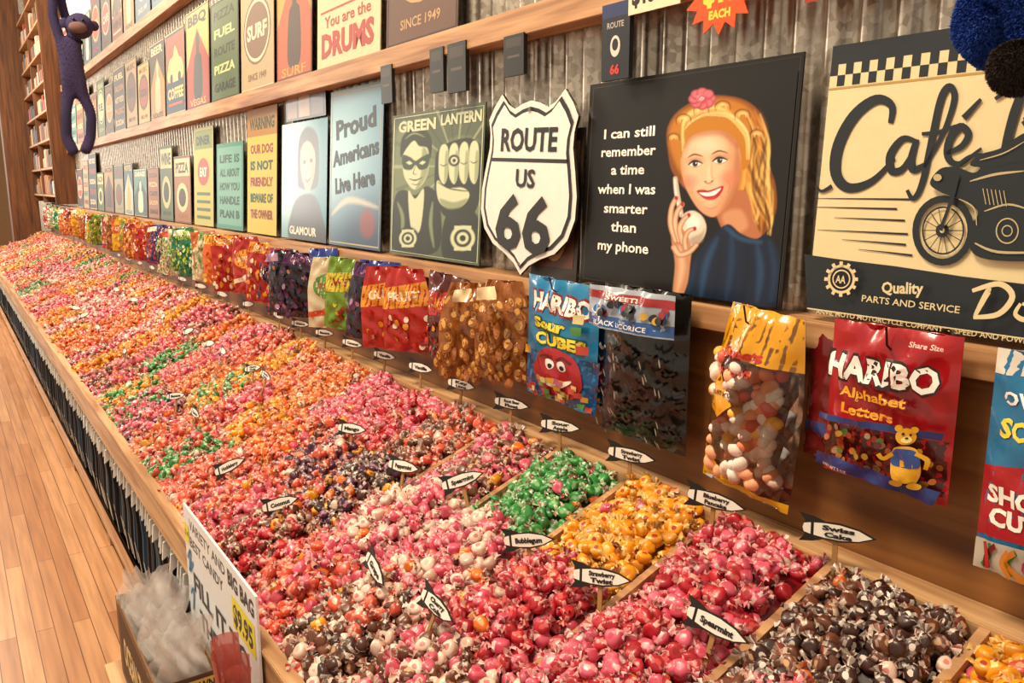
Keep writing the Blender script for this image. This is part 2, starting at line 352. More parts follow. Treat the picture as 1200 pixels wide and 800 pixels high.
for p,w in (([(790,274),(784,256),(785,238),(790,227)],6),([(794,274),(789,256),(791,243),(797,234)],6),([(798,277),(794,262),(798,252),(804,246)],5.8),([(801,283),(800,273),(804,264),(811,261)],5.2),([(788,282),(794,290),(805,287),(813,279)],6)):
    P.line('#a8643e',p,w+1.4,None,1,1,w-.6); P.line('#f4c49e',p,w-1.2,None,2.4,1,w-3)
for x,y in ((790,227),(797,234),(804.5,246),(811,261)): P.ell('#b81e24',x,y,1.8,2.3,.3)
for a in range(8):
    x,y=819+9*math.cos(a*.785),116+7*math.sin(a*.785); P.ell('#8e2a3e',x,y,6.5,5.5,.3); P.ell('#e2707c',x,y-.6,5.4,4.4,.7)
P.ell('#c84a5e',819,116,7,5.5,.4); P.ell('#f6a4a8',818,114.5,4.5,3.4,.8); P.line('#8e2238',[(814,116),(818,112),(823,115),(819,119)],.8,1.2,.8)
pl=colmat('printed_art',.34,.1)
o=A.done(); P.done('portrait_print',o,pl)
# -- cafe poster
A=poster('motorcycle_cafe_tin_sign',.90,.32,1.385,1.836,((968,52),(1505,-30),(1432,413),(945,352)),'#e6d2a2',lean=.05,rough=.42)
DK='#1b2228'
urect(A,DK,0,.93,1,1)
A.up_()
for i in range(40):
    for j in range(2):
        if (i+j)%2==0: urect(A,DK,i/40,.93-.04*(j+1),(i+1)/40,.93-.04*j,same=True)
urect(A,'#b8924e',0,.838,1,.846)
A.poly(DK,[(940,290),(985,296),(1050,303),(1130,314),(1230,325),(1436,332),(1432,413),(945,352)])
CM='#e6d2a2'
urect(A,CM,0,-.001,1,.004)
for y,x0,x1 in ((226,950,1068),(236,948,1050),(248,975,1060),(262,955,1064),(273,985,1062),(284,1005,1070)):
    sl=(y-219)/1100
    A.rib(DK,[(x0,y),((x0+x1)/2,y+sl*50),(x1,y+sl*110)],.5,2.4,smooth=False)
for p,w0,w1,wm in (([(1040,140),(1041,120),(1022,113),(996,132),(978,166),(976,198),(992,214),(1020,206),(1046,180)],6,4,14),
    ([(1070,160),(1055,158),(1041,176),(1043,194),(1056,192),(1068,172)],5,4,10),([(1072,158),(1066,182),(1070,193),(1084,186)],7,4,10),
    ([(1082,190),(1104,150),(1116,112),(1110,98),(1100,112),(1090,160),(1080,208),(1070,226),(1062,216)],4,4,9),([(1078,152),(1098,150),(1120,142)],4,3,5),
    ([(1108,174),(1126,166),(1134,152),(1124,144),(1112,158),(1110,178),(1124,186),(1150,168)],5,3,10),([(1128,134),(1148,112)],8,4,None),
    ([(972,212),(960,218),(952,212)],5,2,None),
    ([(1176,178),(1188,130),(1200,98)],8,10,12),([(1165,112),(1200,90),(1236,94),(1238,116),(1200,136)],4,6,10),([(1200,136),(1222,160),(1250,170)],8,4,10),
    ([(1300,150),(1280,145),(1266,165),(1272,186),(1290,180),(1302,150),(1304,180),(1320,182)],6,4,8)):
    A.rib(DK,p,w0,w1,wm=wm)
def wheel(cx,cy,rx,ry):
    A.ring(DK,cx,cy,rx,ry,8); A.ring(DK,cx,cy,rx*.74,ry*.74,2)
    for k in range(14):
        a=k*math.pi/7; A.rib(DK,[(cx,cy),(cx+rx*.75*math.cos(a),cy+ry*.75*math.sin(a))],1,smooth=False)
    A.ell(DK,cx,cy,8,8); A.ell(CM,cx,cy,3,3)
wheel(1107,262,33,36); wheel(1290,284,42,42)
A.poly(DK,[(1092,208),(1104,192),(1124,190),(1146,196),(1160,180),(1188,168),(1218,174),(1250,196),(1300,204),(1320,220),(1280,235),(1262,262),(1236,292),(1180,296),(1146,288),(1140,262),(1150,240),(1126,226),(1104,218)],True)
A.rib(DK,[(1118,194),(1138,178),(1158,176)],4,4)   # handlebars and rider's forearm
A.poly(DK,[(1140,188),(1150,176),(1176,168),(1206,150),(1240,150),(1262,168),(1258,190),(1230,188),(1200,184),(1168,190)],True)
GY='#bfae84'
A.rib(GY,[(1140,206),(1170,198),(1204,194)],1,1,wm=3); A.rib(GY,[(1158,240),(1186,232),(1212,238)],1,1,wm=2.4); A.ring(GY,1186,262,13,14,1.6); A.ring(GY,1186,262,6,6,1.4); A.ring(GY,1222,258,9,10,1.5)
for k in range(6): A.rib(GY,[(1156+k*5,214+k*.5),(1160+k*5,232+k*.5)],1,smooth=False)
A.rib(GY,[(1148,276),(1176,286),(1230,286)],1.5,1.5,wm=3); A.rib(GY,[(1152,182),(1180,174),(1206,160)],.6,.6,wm=1.6); A.rib(GY,[(1128,226),(1146,236),(1150,256)],.8,.8,wm=1.8); A.ell(GY,1102,202,5,4)
A.rib(DK,[(1107,262),(1118,232),(1126,200)],5,5); A.rib('#8a6a38',[(1112,256),(1120,234)],1.6,1.6)
A.ring(CM,990,318,15,15,3); A.ring(CM,990,318,10,10,1.5)
for k in range(12):
    a=k*math.pi/6; A.rib(CM,[(990+15*math.cos(a),318+15*math.sin(a)),(990+20*math.cos(a),318+20*math.sin(a))],4,smooth=False)
A.text(CM,'AA',990,318,12,9,.02)
A.text(CM,'Quality',1064,327,50,13,.03,.08); A.text(CM,'PARTS AND SERVICE',1072,345,118,8,.01)
A.text(CM,'ANVIL MOTO MOTORCYCLE COMPANY  -  SPEED AND POWER',1078,369,258,6,.01)
for p,w in (([(1152,358),(1166,332),(1170,330)],6),([(1148,330),(1180,322),(1196,336),(1180,356),(1150,360)],6),([(1206,344),(1200,356),(1212,362),(1220,350),(1208,344)],5),([(1232,360),(1236,346),(1250,350)],5)):
    A.rib(CM,p,w*.7,w*.7,wm=w*1.2)
A.rib(CM,[(1260,350),(1400,372)],6)
A.done()
# -- route shield
A=Art('highway_shield_sign',(1.238,1.975,1.38),.425,.465,UNIT,None,lean=.05,roll=-.04,rough=.3,coat=.5,step=.0008)
half=[(0,.955),(.09,.94),(.17,.915),(.24,.94),(.32,1.0),(.40,.93),(.455,.86),(.43,.78),(.43,.70),(.465,.58),(.495,.46),(.495,.34),(.44,.23),(.33,.15),(.2,.11),(.08,.06),(0,0)]
def shield(k):
    R=[(50+100*x*k,100-100*((y-.48)*(1-(1-k)*.92)+.48)) for x,y in half]
    L=[(100-x,y) for x,y in R[1:-1]][::-1]
    return R+L
A.slab('#ece6da',shield(1.0),.008,edge='#3a302a'); A.up_()
A.poly('#16120f',shield(.925)); A.poly('#efe9de',shield(.875))
A.rect('#16120f',11,35.5,89,37.5)
A.text('#16120f','ROUTE',50,25,58,12.5,.03); A.text('#16120f','US',50,46,20,10,.025); A.text('#16120f','66',50,70.5,58,31,.025)
for x,y in ((50,9.5),(50,94)): A.ell('#6a5a4a',x,y,1.4,1.2)
A.done()
A=poster('framed_route_card',1.75,1.56,1.37,1.74,base='#2e221c'); A.rect('#7a6350',8,8,92,40); A.rect('#b39a7a',14,14,86,24); A.text('#e8dcc8','ROUTE 66',50,32,70,8,.02); A.rect('#5a3020',8,48,92,92); A.ell('#b58c5a',50,70,26,18); A.done()
# -- green hero (painted)
A=poster('comic_hero_tin_sign',2.585,2.005,1.375,1.835,((460,137),(565,122),(560,303),(457,288)),'#4e5a40',edge='#20241a')
CR='#ced4ac'; D2='#20291a'; MG='#7c8a60'
P=Paint(A,.01,.01,.99,.99,150,170,'#4e5a40')
P.blob(MG,[(463,160),(480,150),(500,158),(512,190),(522,166),(545,160),(562,176),(561,240),(540,262),(500,268),(463,262)],6,.7)
for k in range(22):
    a=k*.285; P.line(CR if k%2 else D2,[(532,192),(532+70*math.cos(a),192+90*math.sin(a))],.3,None,1,.35,4)
P.blob(D2,[(462,230),(472,218),(486,224),(500,214),(514,232),(512,286),(462,284)],1.2)
P.blob(CR,[(478,220),(486,228),(496,218),(492,262),(482,262)],1); P.line(MG,[(466,232),(472,250),(470,280)],1,4,2); P.line(MG,[(506,232),(504,256),(508,282)],1,4,2)
P.blob(CR,[(472,172),(486,164),(500,172),(501,196),(495,211),(486,218),(478,212),(472,198)],1)
P.blob(MG,[(494,172),(501,180),(500,200),(492,214),(486,218),(492,202)],2.5,.8)
P.blob(D2,[(469,182),(470,162),(480,152),(494,151),(504,162),(503,184),(499,172),(490,170),(484,164),(476,172)],1); P.line(MG,[(474,162),(484,156),(496,160)],.5,2,1)
P.blob('#2f4226',[(471,180),(480,182),(486,186),(493,182),(502,179),(500,193),(491,196),(486,191),(481,196),(472,194)],.8); P.blob(CR,[(475,188),(479,186),(483,189),(479,190.5)],.6,1,False); P.blob(CR,[(490,189),(494,186),(498,187.5),(494,190.5)],.6,1,False)
P.line(D2,[(479,206),(486,207.5),(494,204.5)],.6,1.5,.7); P.line(D2,[(486,192),(483.5,200),(488,201)],.4,.9,.7); P.line(D2,[(482,211.5),(487,212.5),(491,210.5)],.4,.9,.8)
P.blob(D2,[(508,196),(512,174),(530,164),(550,162),(562,176),(561,222),(550,248),(524,250),(510,230)],1.2)
for k in range(4):
    x=518+k*11.5; P.blob(CR,[(x-5,176-k),(x,168-k*1.2),(x+5,174-k),(x+5,200),(x+1,212),(x-5,202)],.8); P.blob(MG,[(x+2,178),(x+5,178),(x+5,200),(x+1,210)],1.5,.7); P.line(D2,[(x-4,190-k),(x,192-k),(x+4,190-k)],.5,1.1,.8)
P.blob(CR,[(511,208),(522,216),(540,216),(548,224),(540,236),(522,238),(512,228)],.8); P.line(D2,[(512,210),(526,217),(546,220)],.8,1.6,.9); P.blob(MG,[(514,228),(530,232),(546,228),(538,238),(522,239)],2,.8)
P.ell(D2,530,186,6.5,6.5,.2); P.ell(CR,530,186,4,4,.2); P.ell(D2,530,186,2,2,.3)
P.blob(D2,[(522,246),(552,242),(561,262),(561,300),(520,296)],1.4)
for x,y,r in ((478,272,10),(541,272,14)):
    P.ell(D2,x,y,r+3,r+3,.15); P.ell(CR,x,y,r,r,.12); P.ell(D2,x,y,r*.72,r*.72,.15); P.ell(CR,x,y,r*.48,r*.48,.2); P.ell(D2,x,y,r*.25,r*.25,.2)
    for q in (-1,1): P.blob(CR,[(x-r*.7,y+q*r*.98),(x+r*.7,y+q*r*.98),(x+r*.7,y+q*r*.72),(x-r*.7,y+q*r*.72)],.6,1,False)
A.l=.0008
A.rib(CR,[(462,140),(563,126),(558,300),(459,285)],1,smooth=False,closed=True)
A.text(CR,'GREEN',487,147,42,12,.04); A.text(CR,'LANTERN',537,139,46,12,.04)
A.l=0; o=A.done(); P.done('comic_print',o,colmat('printed_art_b',.45,.05))
A=poster('proud_slogan_tin_sign',3.13,2.66,1.375,1.96,base='#4a86a6',edge='#222')
P=Paint(A,.0,.0,1,1,60,80,'#2f6f92'); P.ell('#9cc8d2',20,40,70,40,1.2,.8); P.ell('#163a5a',70,100,60,30,1.,.9); P.ell('#8a3028',76,84,14,9,.4,.8); P.line('#d8ccb0',[(5,80),(40,70),(95,74)],1,4,2,.7)
A.l=.0008; A.rib('#b9a97c',[(3,2),(97,2),(97,98),(3,98)],1.2,smooth=False,closed=True)
A.text('#16222c','Proud',50,22,76,12,.04,.1); A.text('#16222c','Americans',50,40,88,10,.04,.1); A.text('#16222c','Live Here',50,58,76,10,.04,.1); A.l=0; o=A.done(); P.done('print',o,pl)
A=poster('portrait_tin_sign',3.69,3.16,1.375,1.87,base='#3f8f9c',edge='#222')
P=Paint(A,.0,.0,1,1,80,90,'#1f7484'); P.ell('#a8d0d0',10,30,50,60,1.2,.8)
P.blob('#161d24',[(20,101),(26,74),(45,62),(75,62),(92,78),(97,101)],2); P.blob('#1c130f',[(38,48),(40,16),(58,5),(80,14),(84,44),(76,56),(44,56)],2)
P.blob('#d8b48c',[(46,22),(60,17),(74,26),(74,44),(62,59),(50,50),(44,36)],1.5); P.blob('#9a6c48',[(70,24),(74,44),(62,58),(68,42)],4,.7); P.ell('#1a0f0a',53,34,3.4,2,.4); P.ell('#1a0f0a',67,33,3.4,2,.4); P.line('#8a2a22',[(54,48),(60,50),(67,47)],1,2.6,1); P.line('#a87850',[(60,34),(58,42),(62,43)],.8,1,1.5)
A.l=.0008; A.text('#f3ecd8','GLAMOUR',50,92,60,7,.03); A.l=0; o=A.done(); P.done('print',o,pl)
A=poster('photo_card',3.66,3.2,1.88,1.99,base='#2a211c',lean=.02)
A.O.x=1.30; A.rect('#8c6a4a',5,10,30,90); A.rect('#b09070',35,10,62,90); A.rect('#5a4a4a',67,10,95,90); A.done()
A=poster('warning_dogs_tin_sign',4.2,3.76,1.375,1.97,base='#c8b43c',edge='#333',rough=.5,coat=0)
A.rect('#a87418',0,0,100,22); A.text('#1a3a1a','WARNING',50,12,84,9,.04)
for k,t in enumerate(('OUR DOG','IS NOT','FRIENDLY','BEWARE OF','THE OWNER')): A.text('#1a4a2a' if k%2 else '#90301c',t,50,32+k*13,76,7,.04)
A.done()
A=poster('life_rules_tin_sign',4.76,4.27,1.375,1.83,base='#3a8272',edge='#333',rough=.5,coat=0)
A.rect('#64a090',5,5,95,95)
for k,t in enumerate(('LIFE IS','ALL ABOUT','HOW YOU','HANDLE','PLAN B')): A.text('#0c4438',t,50,18+k*16,74,9,.04)
A.done()
A=poster('diner_menu_tin_sign',5.26,4.83,1.375,1.94,base='#b0a84c',edge='#333',rough=.5,coat=0)
A.rect('#6c7c2a',4,3,96,22); A.ell('#a03c24',50,45,30,14); A.text('#142e1a','DINER',50,13,70,9,.04); A.text('#faf2d8','EAT',50,45,36,9,.04)
for k in range(4): A.rect('#405c30',16,66+k*8,84,69+k*8)
A.done()
WORDS=['COFFEE','GARAGE','PIZZA','BEER','MOTEL','TEXAS','BACON','SODA','FUEL','VEGAS','SURF','HOT ROD','MUSIC','SALOON','BBQ','ROUTE','WINE','CAFE']
PALS=[('#245068','#b0c4bc','#d0a848'),('#a08450','#5a2e1a','#2a2420'),('#302018','#b07838','#d0bc90'),('#50827a','#1e3c42','#e0d8c0'),('#b09c50','#903020','#1e2c2c'),('#1c242a','#a03428','#d8c8a8'),('#945828','#e0c488','#301a10'),('#365a7a','#d0c8b4','#182830'),('#9a8e70','#40584a','#802418'),('#485c30','#ccc888','#20221a'),('#183048','#c84028','#e0bc70'),('#7a2418','#e0c488','#201814')]
def gposter(Yl,Yr,z0,z1,pal=None,kind=None,word=None):
    p=pal or random.choice(PALS); A=Art('tin_sign',(1.268,Yl,z0),Yl-Yr,z1-z0,UNIT,p[0],lean=.05,edge='#2a2420',rough=.5,coat=0.)
    kind=random.randrange(5) if kind is None else kind; w=word or random.choice(WORDS)
    if kind==0:
        A.rect(p[1],5,4,95,30); A.text(p[2],w,50,17,76,15,.04); A.ell(p[1],50,62,34,22); A.ell(p[2],50,62,22,14); A.text(p[0],random.choice(WORDS),50,90,60,6,.02)
    elif kind==1:
        A.ell(p[1],50,48,42,30); A.ring(p[2],50,48,37,26,3); A.text(p[2],w,50,48,60,13,.04); A.text(p[1],'SINCE 1949',50,88,56,6,.02); A.text(p[1],random.choice(WORDS),50,11,70,8,.02)
    elif kind==2:
        A.rect(p[1],6,5,94,60); A.poly(p[2],[(12,58),(20,34),(40,30),(52,18),(70,32),(86,38),(88,58)],True); A.ell(p[0],30,56,8,6); A.ell(p[0],72,56,8,6); A.text(p[2],w,50,74,80,13,.04); A.rect(p[1],14,86,86,89)
    elif kind==3:
        for k in range(5): A.text(p[1] if k%2 else p[2],random.choice(WORDS),50,14+k*18,74,9,.03)
    else:
        A.poly(p[1],[(0,100),(0,60),(50,20),(100,55),(100,100)]); A.poly(p[2],[(34,88),(36,52),(46,44),(44,32),(52,24),(60,32),(58,44),(68,52),(68,88)],True); A.text(p[2],w,50,10,80,10,.04); A.text(p[0],random.choice(WORDS),50,94,70,7,.02)
    A.rib(p[2],[(2,1.5),(98,1.5),(98,98.5),(2,98.5)],1.2,smooth=False,closed=True)
    A.done()
y=5.36
while y<10.3:
    w=random.choice([.38,.44,.5]); h=random.choice([.36,.42,.5,.56]); gposter(y+w,y,1.372,1.372+h); y+=w+.04
gposter(2.58,2.12,2.045,2.55,('#5a321c','#b89060','#2a1810'),1)
A=Art('drums_tin_sign',(1.268,3.19,2.045),.56,.52,UNIT,'#d4c49a',lean=.05,rough=.5,coat=0)
A.ell('#8fa098',50,25,32,16); A.poly('#4a3a30',[(22,48),(30,20),(50,12),(66,22),(76,48)],True); A.rect('#b03024',6,60,94,61.5); A.text('#a8281e','You are the',50,68,74,8,.02); A.text('#a8281e','DRUMS',50,84,84,16,.05); A.done()
gposter(3.66,3.25,2.045,2.58,('#cc9028','#b04c1c','#3a2418'),4)
gposter(4.18,3.70,2.045,2.55,('#b09870','#74563a','#d8c8a8'),1)
y=4.22
while y<10.4:
    w=random.choice([.4,.44,.5]); gposter(y+w,y,2.045,2.045+random.choice([.42,.5,.54])); y+=w+.04
y=4.6
while y<10.3:
    w=random.choice([.4,.46,.5]); gposter(y+w,y,2.725,2.725+random.choice([.46,.54])); y+=w+.05
def card(name,Yl,Yr,z0,z1,base,x=1.245,**k): return Art(name,(x,Yl,z0),Yl-Yr,z1-z0,UNIT,base,**k)
for a,b,z0,z1 in ((2.245,2.165,1.875,2.0),(2.14,2.04,1.865,2.0),(1.85,1.76,1.88,1.98),(2.58,2.50,1.87,1.99)):
    A=card('magnet_card',a,b,z0,z1,'#171311',thick=.012); A.rect('#3a302a',12,8,88,30); A.rect('#55483c',20,50,80,56); A.done()
A=card('bottle_opener_card',1.46,1.37,1.83,1.99,'#191a24',thick=.012); A.rect('#22305e',0,0,100,18); A.ell('#d8d0c4',50,56,18,14); A.ell('#191a24',50,54,11,8); A.text('#b8b0a4','ROUTE',50,28,60,8,.02); A.text('#c23a2c','66',50,86,34,12,.05); A.done()
A=card('price_tag',1.37,1.22,1.955,2.03,'#e6d8b4',x=1.24,thick=.002); A.text('#20180f','$15.95',50,50,86,50,.04); A.done()
st=[]
for k in range(28):
    a=k*math.pi/14; r=50 if k%2 else 36; st.append((50+r*math.cos(a),50+r*math.sin(a)))
A=Art('starburst_price_sign',(1.24,1.205,1.88),.175,.15,UNIT,None); A.slab('#e0500f',st,.002); A.text('#f8d24a','$15',50,46,48,26,.06); A.text('#f8d24a','EACH',50,74,30,10,.05); A.done()
A=card('small_notice',.93,.77,1.905,1.985,'#e8d8c4',x=1.24,thick=.002); A.rect('#a02c20',0,80,100,100); A.text('#a02c20','SALE',50,40,70,40,.05); A.done()

# ---------------- hanging bags
def puff(d,seed,wk=1.):
    def f(u,v):
        a=max(0,1-abs(2*u-1)**2.6); b=max(0,math.sin(math.pi*min(1,max(0,v))))**.55
        wr=.0028*math.sin(u*17+seed+3*math.sin(v*9+seed))*(.35+abs(2*v-1)) + .002*math.sin(v*31+u*11+seed)+.0016*math.sin(u*43+v*27+seed*2)
        wr+=.004*math.sin(u*26+seed)*max(0,v-.7)/.3
        return d*a*b+wk*wr*a**.3
    return f
def bag(name,Yl,Yr,z0,z1,quad=UNIT,base='#c3171f',d=.022,alpha=0.,x=1.205,seed=1.,roll=0.,lean=0.,pinch=0.):
    return Art(name,(x,Yl,z0),Yl-Yr,z1-z0,quad,base,alpha=alpha,roll=roll,lean=lean,curve=puff(d,seed),step=.0004,rough=.25,coat=.4,pinch=pinch)
def hook(Y,parent=None):
    cu=bpy.data.curves.new('hook','CURVE'); cu.dimensions='3D'; cu.bevel_depth=.0018
    sp=cu.splines.new('POLY'); P=[(1.24,Y,1.352),(1.195,Y-.004,1.35),(1.178,Y-.006,1.36),(1.165,Y-.01,1.39)]
    sp.points.add(len(P)-1)
    for q,p in zip(sp.points,P): q.co=p+(1,)
    o=bpy.data.objects.new('peg_hook',cu); S.collection.objects.link(o); cu.materials.append(mat('#1a1512',.4))
A=bag('gummy_candy_bag',.805,.592,1.125,1.385,((978,372),(1125,398),(1120,600),(968,560)),'#a8121a',seed=2)
A.poly('#45100c',[(972,492),(1010,500),(1060,508),(1118,520),(1117,588),(970,548)])
for k in range(60):
    u,v=.05+.9*random.random(),.06+.27*random.random(); c=random.choice(['#a8622a','#93301c','#b08a32','#5a7a30','#6a1a14','#b09070','#c8702a'])
    x,yy=uv(A,u,v); A.ell(c,x,yy,4.5,4,random.random()*3,8)
A.rib('#1d3070',[(973,486),(1010,492),(1060,498),(1120,510)],7,9); A.rib('#1d3070',[(970,540),(1040,560),(1118,586)],16,18)
A.text('#2a0a0a','HARIBO',1049,433,132,32,.07); A.text('#f8f0e6','HARIBO',1049,433,128,28,.04)
A.text('#7a1408','Alphabet',1044,461,80,13,.07); A.text('#f4a52a','Alphabet',1044,461,78,12,.03); A.text('#f4a52a','Letters',1040,480,62,12,.03); A.text('#f0d0c0','Share Size',1098,405,36,6,.02)
A.ell('#e0a826',1086,508,11,10); A.ell('#e0a826',1078,498,4,4); A.ell('#e0a826',1095,500,4,4); A.ell('#f5dc80',1087,512,5.5,4); A.ell('#20120a',1083,505,1.5,1.8); A.ell('#20120a',1091,506,1.5,1.8); A.ell('#20120a',1087,510,1.8,1.2)
A.poly('#e0a826',[(1074,522),(1098,523),(1103,548),(1096,566),(1076,562),(1070,546)],True); A.poly('#2a5298',[(1074,524),(1098,526),(1101,546),(1072,543)],True); A.rib('#e0a826',[(1075,527),(1062,536),(1056,530)],5,5); A.rib('#e0a826',[(1098,528),(1110,536),(1108,548)],5,5); A.ell('#e0a826',1077,566,8,4.5); A.ell('#e0a826',1096,570,8,4.5)
A.text('#e0c8b0','NET WT 5 OZ',1000,552,36,4,.01)
A.done(); hook(.70)
A=bag('gummy_candy_bag',.87,.70,1.13,1.35,base='#6a1010',x=1.236,seed=4); A.rect('#2a3a7a',0,70,100,80); A.done()
A=bag('licorice_snack_bag',.545,.36,1.05,1.378,base='#1a6f9c',seed=5)
A.poly('#d8d0c0',[(0,0),(100,0),(100,8),(0,11)]); A.poly('#a81c26',[(0,52),(100,40),(100,78),(0,84)]); A.text('#ffffff','OVER',30,20,40,6,.03); A.text('#f4d23a','SOUR',36,33,50,8,.04); A.text('#fdf6ea','SHORTIES',50,62,88,8,.04,.05); A.text('#fdf6ea','CUTTERS',50,72,80,8,.04,.05)
A.poly('#c3b8a8',[(0,86),(100,80),(100,100),(0,100)])
for k in range(22): 
    x=random.random()*90+5; A.rib(random.choice(['#b8302a','#d08028','#3a8838','#a83a6a','#7a1a1a']),[(x,86),(x+random.uniform(-8,8),92),(x+random.uniform(-8,8),98)],3)
A.ell('#f4d23a',78,50,14,8); A.done(); hook(.455)
A=bag('black_licorice_bag',1.385,1.125,1.055,1.39,((706,334),(806,344),(806,520),(695,500)),'#0e0a08',d=.03,seed=7)
for k in range(90):
    u,v=.06+.88*random.random(),.04+.62*random.random(); x,yy=uv(A,u,v)
    A.rib(random.choice(['#090706','#1a1410','#221b17','#0e0b0a']),[(x-5,yy-3),(x,yy+2),(x+6,yy-1)],4,3)
for k in range(22):
    u,v=.08+.84*random.random(),.05+.56*random.random(); x,yy=uv(A,u,v); A.rib('#988a7c',[(x,yy-5),(x+2,yy+4)],.3,.3,wm=1.2)
urect(A,'#9ca6b2',0,.74,1,1); urect(A,'#2b5290',0,.75,1,.82); urect(A,'#9c2428',0,.92,1,.97)
for k in range(26): 
    x,yy=uv(A,.06+.88*random.random(),.84+.07*random.random()); A.ell(random.choice(['#98282c','#2b5fa0','#c8a038','#1c1c22','#1c1c22','#1c1c22']),x,yy,4,4)
x,yy=uv(A,.5,.785); A.text('#f4efe4','BLACK LICORICE',x,yy,62,5,.01); x,yy=uv(A,.5,.945); A.text('#f4efe4','SWEETS',x,yy,36,4,.02)
A.done(); hook(1.25)
A=bag('sour_gummy_bag',1.685,1.41,1.08,1.385,((628,322),(702,334),(690,474),(612,452)),'#1878a8',seed=9,roll=-.03)
A.poly('#0f4a80',[(620,400),(698,412),(690,474),(612,452)])
A.text('#8a1414','HARIBO',664,352,66,21,.08); A.text('#fdf6ea','HARIBO',664,352,62,18,.04)
A.text('#0d4a30','Sour',652,373,36,13,.09); A.text('#f2d83a','Sour',652,373,35,11,.05); A.text('#0d4a30','CUBES',662,391,54,14,.09); A.text('#f2d83a','CUBES',662,391,53,12,.05)
A.poly('#a81c26',[(636,408),(650,398),(668,402),(680,416),(682,440),(668,456),(640,450),(628,432)],True)
A.ell('#ffffff',650,416,5,6);A.ell('#ffffff',664,418,5,6);A.ell('#101010',651,418,2.2,2.8);A.ell('#101010',664,420,2.2,2.8); A.poly('#fff4e0',[(640,432),(656,436),(672,434),(660,443),(646,441)],True); A.rib('#5a0c10',[(640,408),(648,406),(654,410)],2); A.rib('#5a0c10',[(674,414),(666,408),(660,411)],2)
for k in range(34):
    u,v=.05+.9*random.random(),.04+.18*random.random(); x,yy=uv(A,u,v); A.poly(random.choice(['#c89030','#b83a28','#48883f','#d0c080','#b0587a']),[(x-3.5,yy-3.5),(x+3.5,yy-2.5),(x+2.5,yy+3.5),(x-3.5,yy+2.5)])
for x,yy,c in ((688,366,'#d0c080'),(686,378,'#48883f'),(632,400,'#c89030'),(690,398,'#b83a28')): A.poly(c,[(x-5,yy-5),(x+5,yy-4),(x+4,yy+5),(x-5,yy+4)])
A.done(); hook(1.55)
A=bag('sour_gummy_bag',1.62,1.39,1.09,1.36,base='#103c64',x=1.236,seed=3); A.rect('#a3202a',0,60,100,80); A.done()
E=empty('marshmallow_candy_bag')
clear=bpy.data.materials.new('clear_film'); clear.use_nodes=True; nt=clear.node_tree
for n_ in list(nt.nodes): nt.nodes.remove(n_)
o_=nt.nodes.new('ShaderNodeOutputMaterial'); t_=nt.nodes.new('ShaderNodeBsdfTransparent'); g_=nt.nodes.new('ShaderNodeBsdfGlossy'); g_.inputs['Roughness'].default_value=.12; mx_=nt.nodes.new('ShaderNodeMixShader')
lw=nt.nodes.new('ShaderNodeLayerWeight'); lw.inputs[0].default_value=.35; nt.links.new(lw.outputs['Fresnel'],mx_.inputs[0]); nt.links.new(t_.outputs[0],mx_.inputs[1]); nt.links.new(g_.outputs[0],mx_.inputs[2]); nt.links.new(mx_.outputs[0],o_.inputs[0]); t_.inputs[0].default_value=(.97,.95,.92,1)
A=bag('film',1.075,.87,1.035,1.392,((836,350),(926,366),(930,585),(806,572)),base=clear,d=.045,seed=3,roll=-.09,pinch=.22)
urect(A,'#e09c10',.0,.74,1,1.0); A.poly('#e09c10',[(838,400),(866,452),(846,470),(826,462),(826,420)]); urect(A,'#e0a814',0,0,1,.05)
A.poly('#e0a814',[uv(A,0,.05),uv(A,.42,.05),uv(A,.0,.2)])
A.text('#b8281e','Sweets',870,396,50,10,.04,.1); A.text('#b8281e','MALLOWS',862,414,44,7,.04,.1); A.text('#5a2a10','FRUIT MIX',850,440,34,5,.03,.1)
A.parent=E; A.done(); hook(.972)
bm=bmesh.new()
cl=['#f2dccb','#e8885c','#f0b440','#e06044','#f2d2be','#d0502e','#f4e8da','#f0a478']
for k in range(120):
    u=.1+.8*random.random(); v=.05+.66*random.random()
    nf=len(bm.faces)
    sc=random.uniform(.85,1.25)
    M=Matrix.Translation((1.205-.002-.034*random.random()*(1-abs(2*u-1)),1.072-u*.195-.004,1.04+v*.35))@Matrix.Rotation(random.random()*3,4,'X')@Matrix.Rotation(random.random()*3,4,'Y')@Matrix.Diagonal((.015*sc,.012*sc,.016*sc,1))
    bmesh.ops.create_icosphere(bm,subdivisions=2,radius=1,matrix=M); bm.faces.ensure_lookup_table()
    ci=random.randrange(8) if v>.25 else random.choice([0,4,6,7])
    for f in bm.faces[nf:]: f.material_index=ci; f.smooth=True
me=bpy.data.meshes.new('candies'); bm.to_mesh(me); bm.free(); addobj('candies',me,[mat(c,.45) for c in cl],E)
BP=[('#b01c14','#e09420','#f4e0c0'),('#1e1426','#5c2456','#b080a0'),('#6c9020','#e0c030','#941e14'),('#b45214','#e8a438','#6a180c'),('#1a388a','#c42820','#e8e0d0'),('#d4c4a0','#589038','#c4421e'),('#98561e','#dca050','#f0d4a4'),('#b02040','#dc7888','#f4e0d0'),('#187450','#b0c440','#e8e8c8'),('#561410','#bc2418','#dc9830'),('#e0ac1c','#c43018','#fff0d0'),('#d46018','#f4c050','#8a2014')]
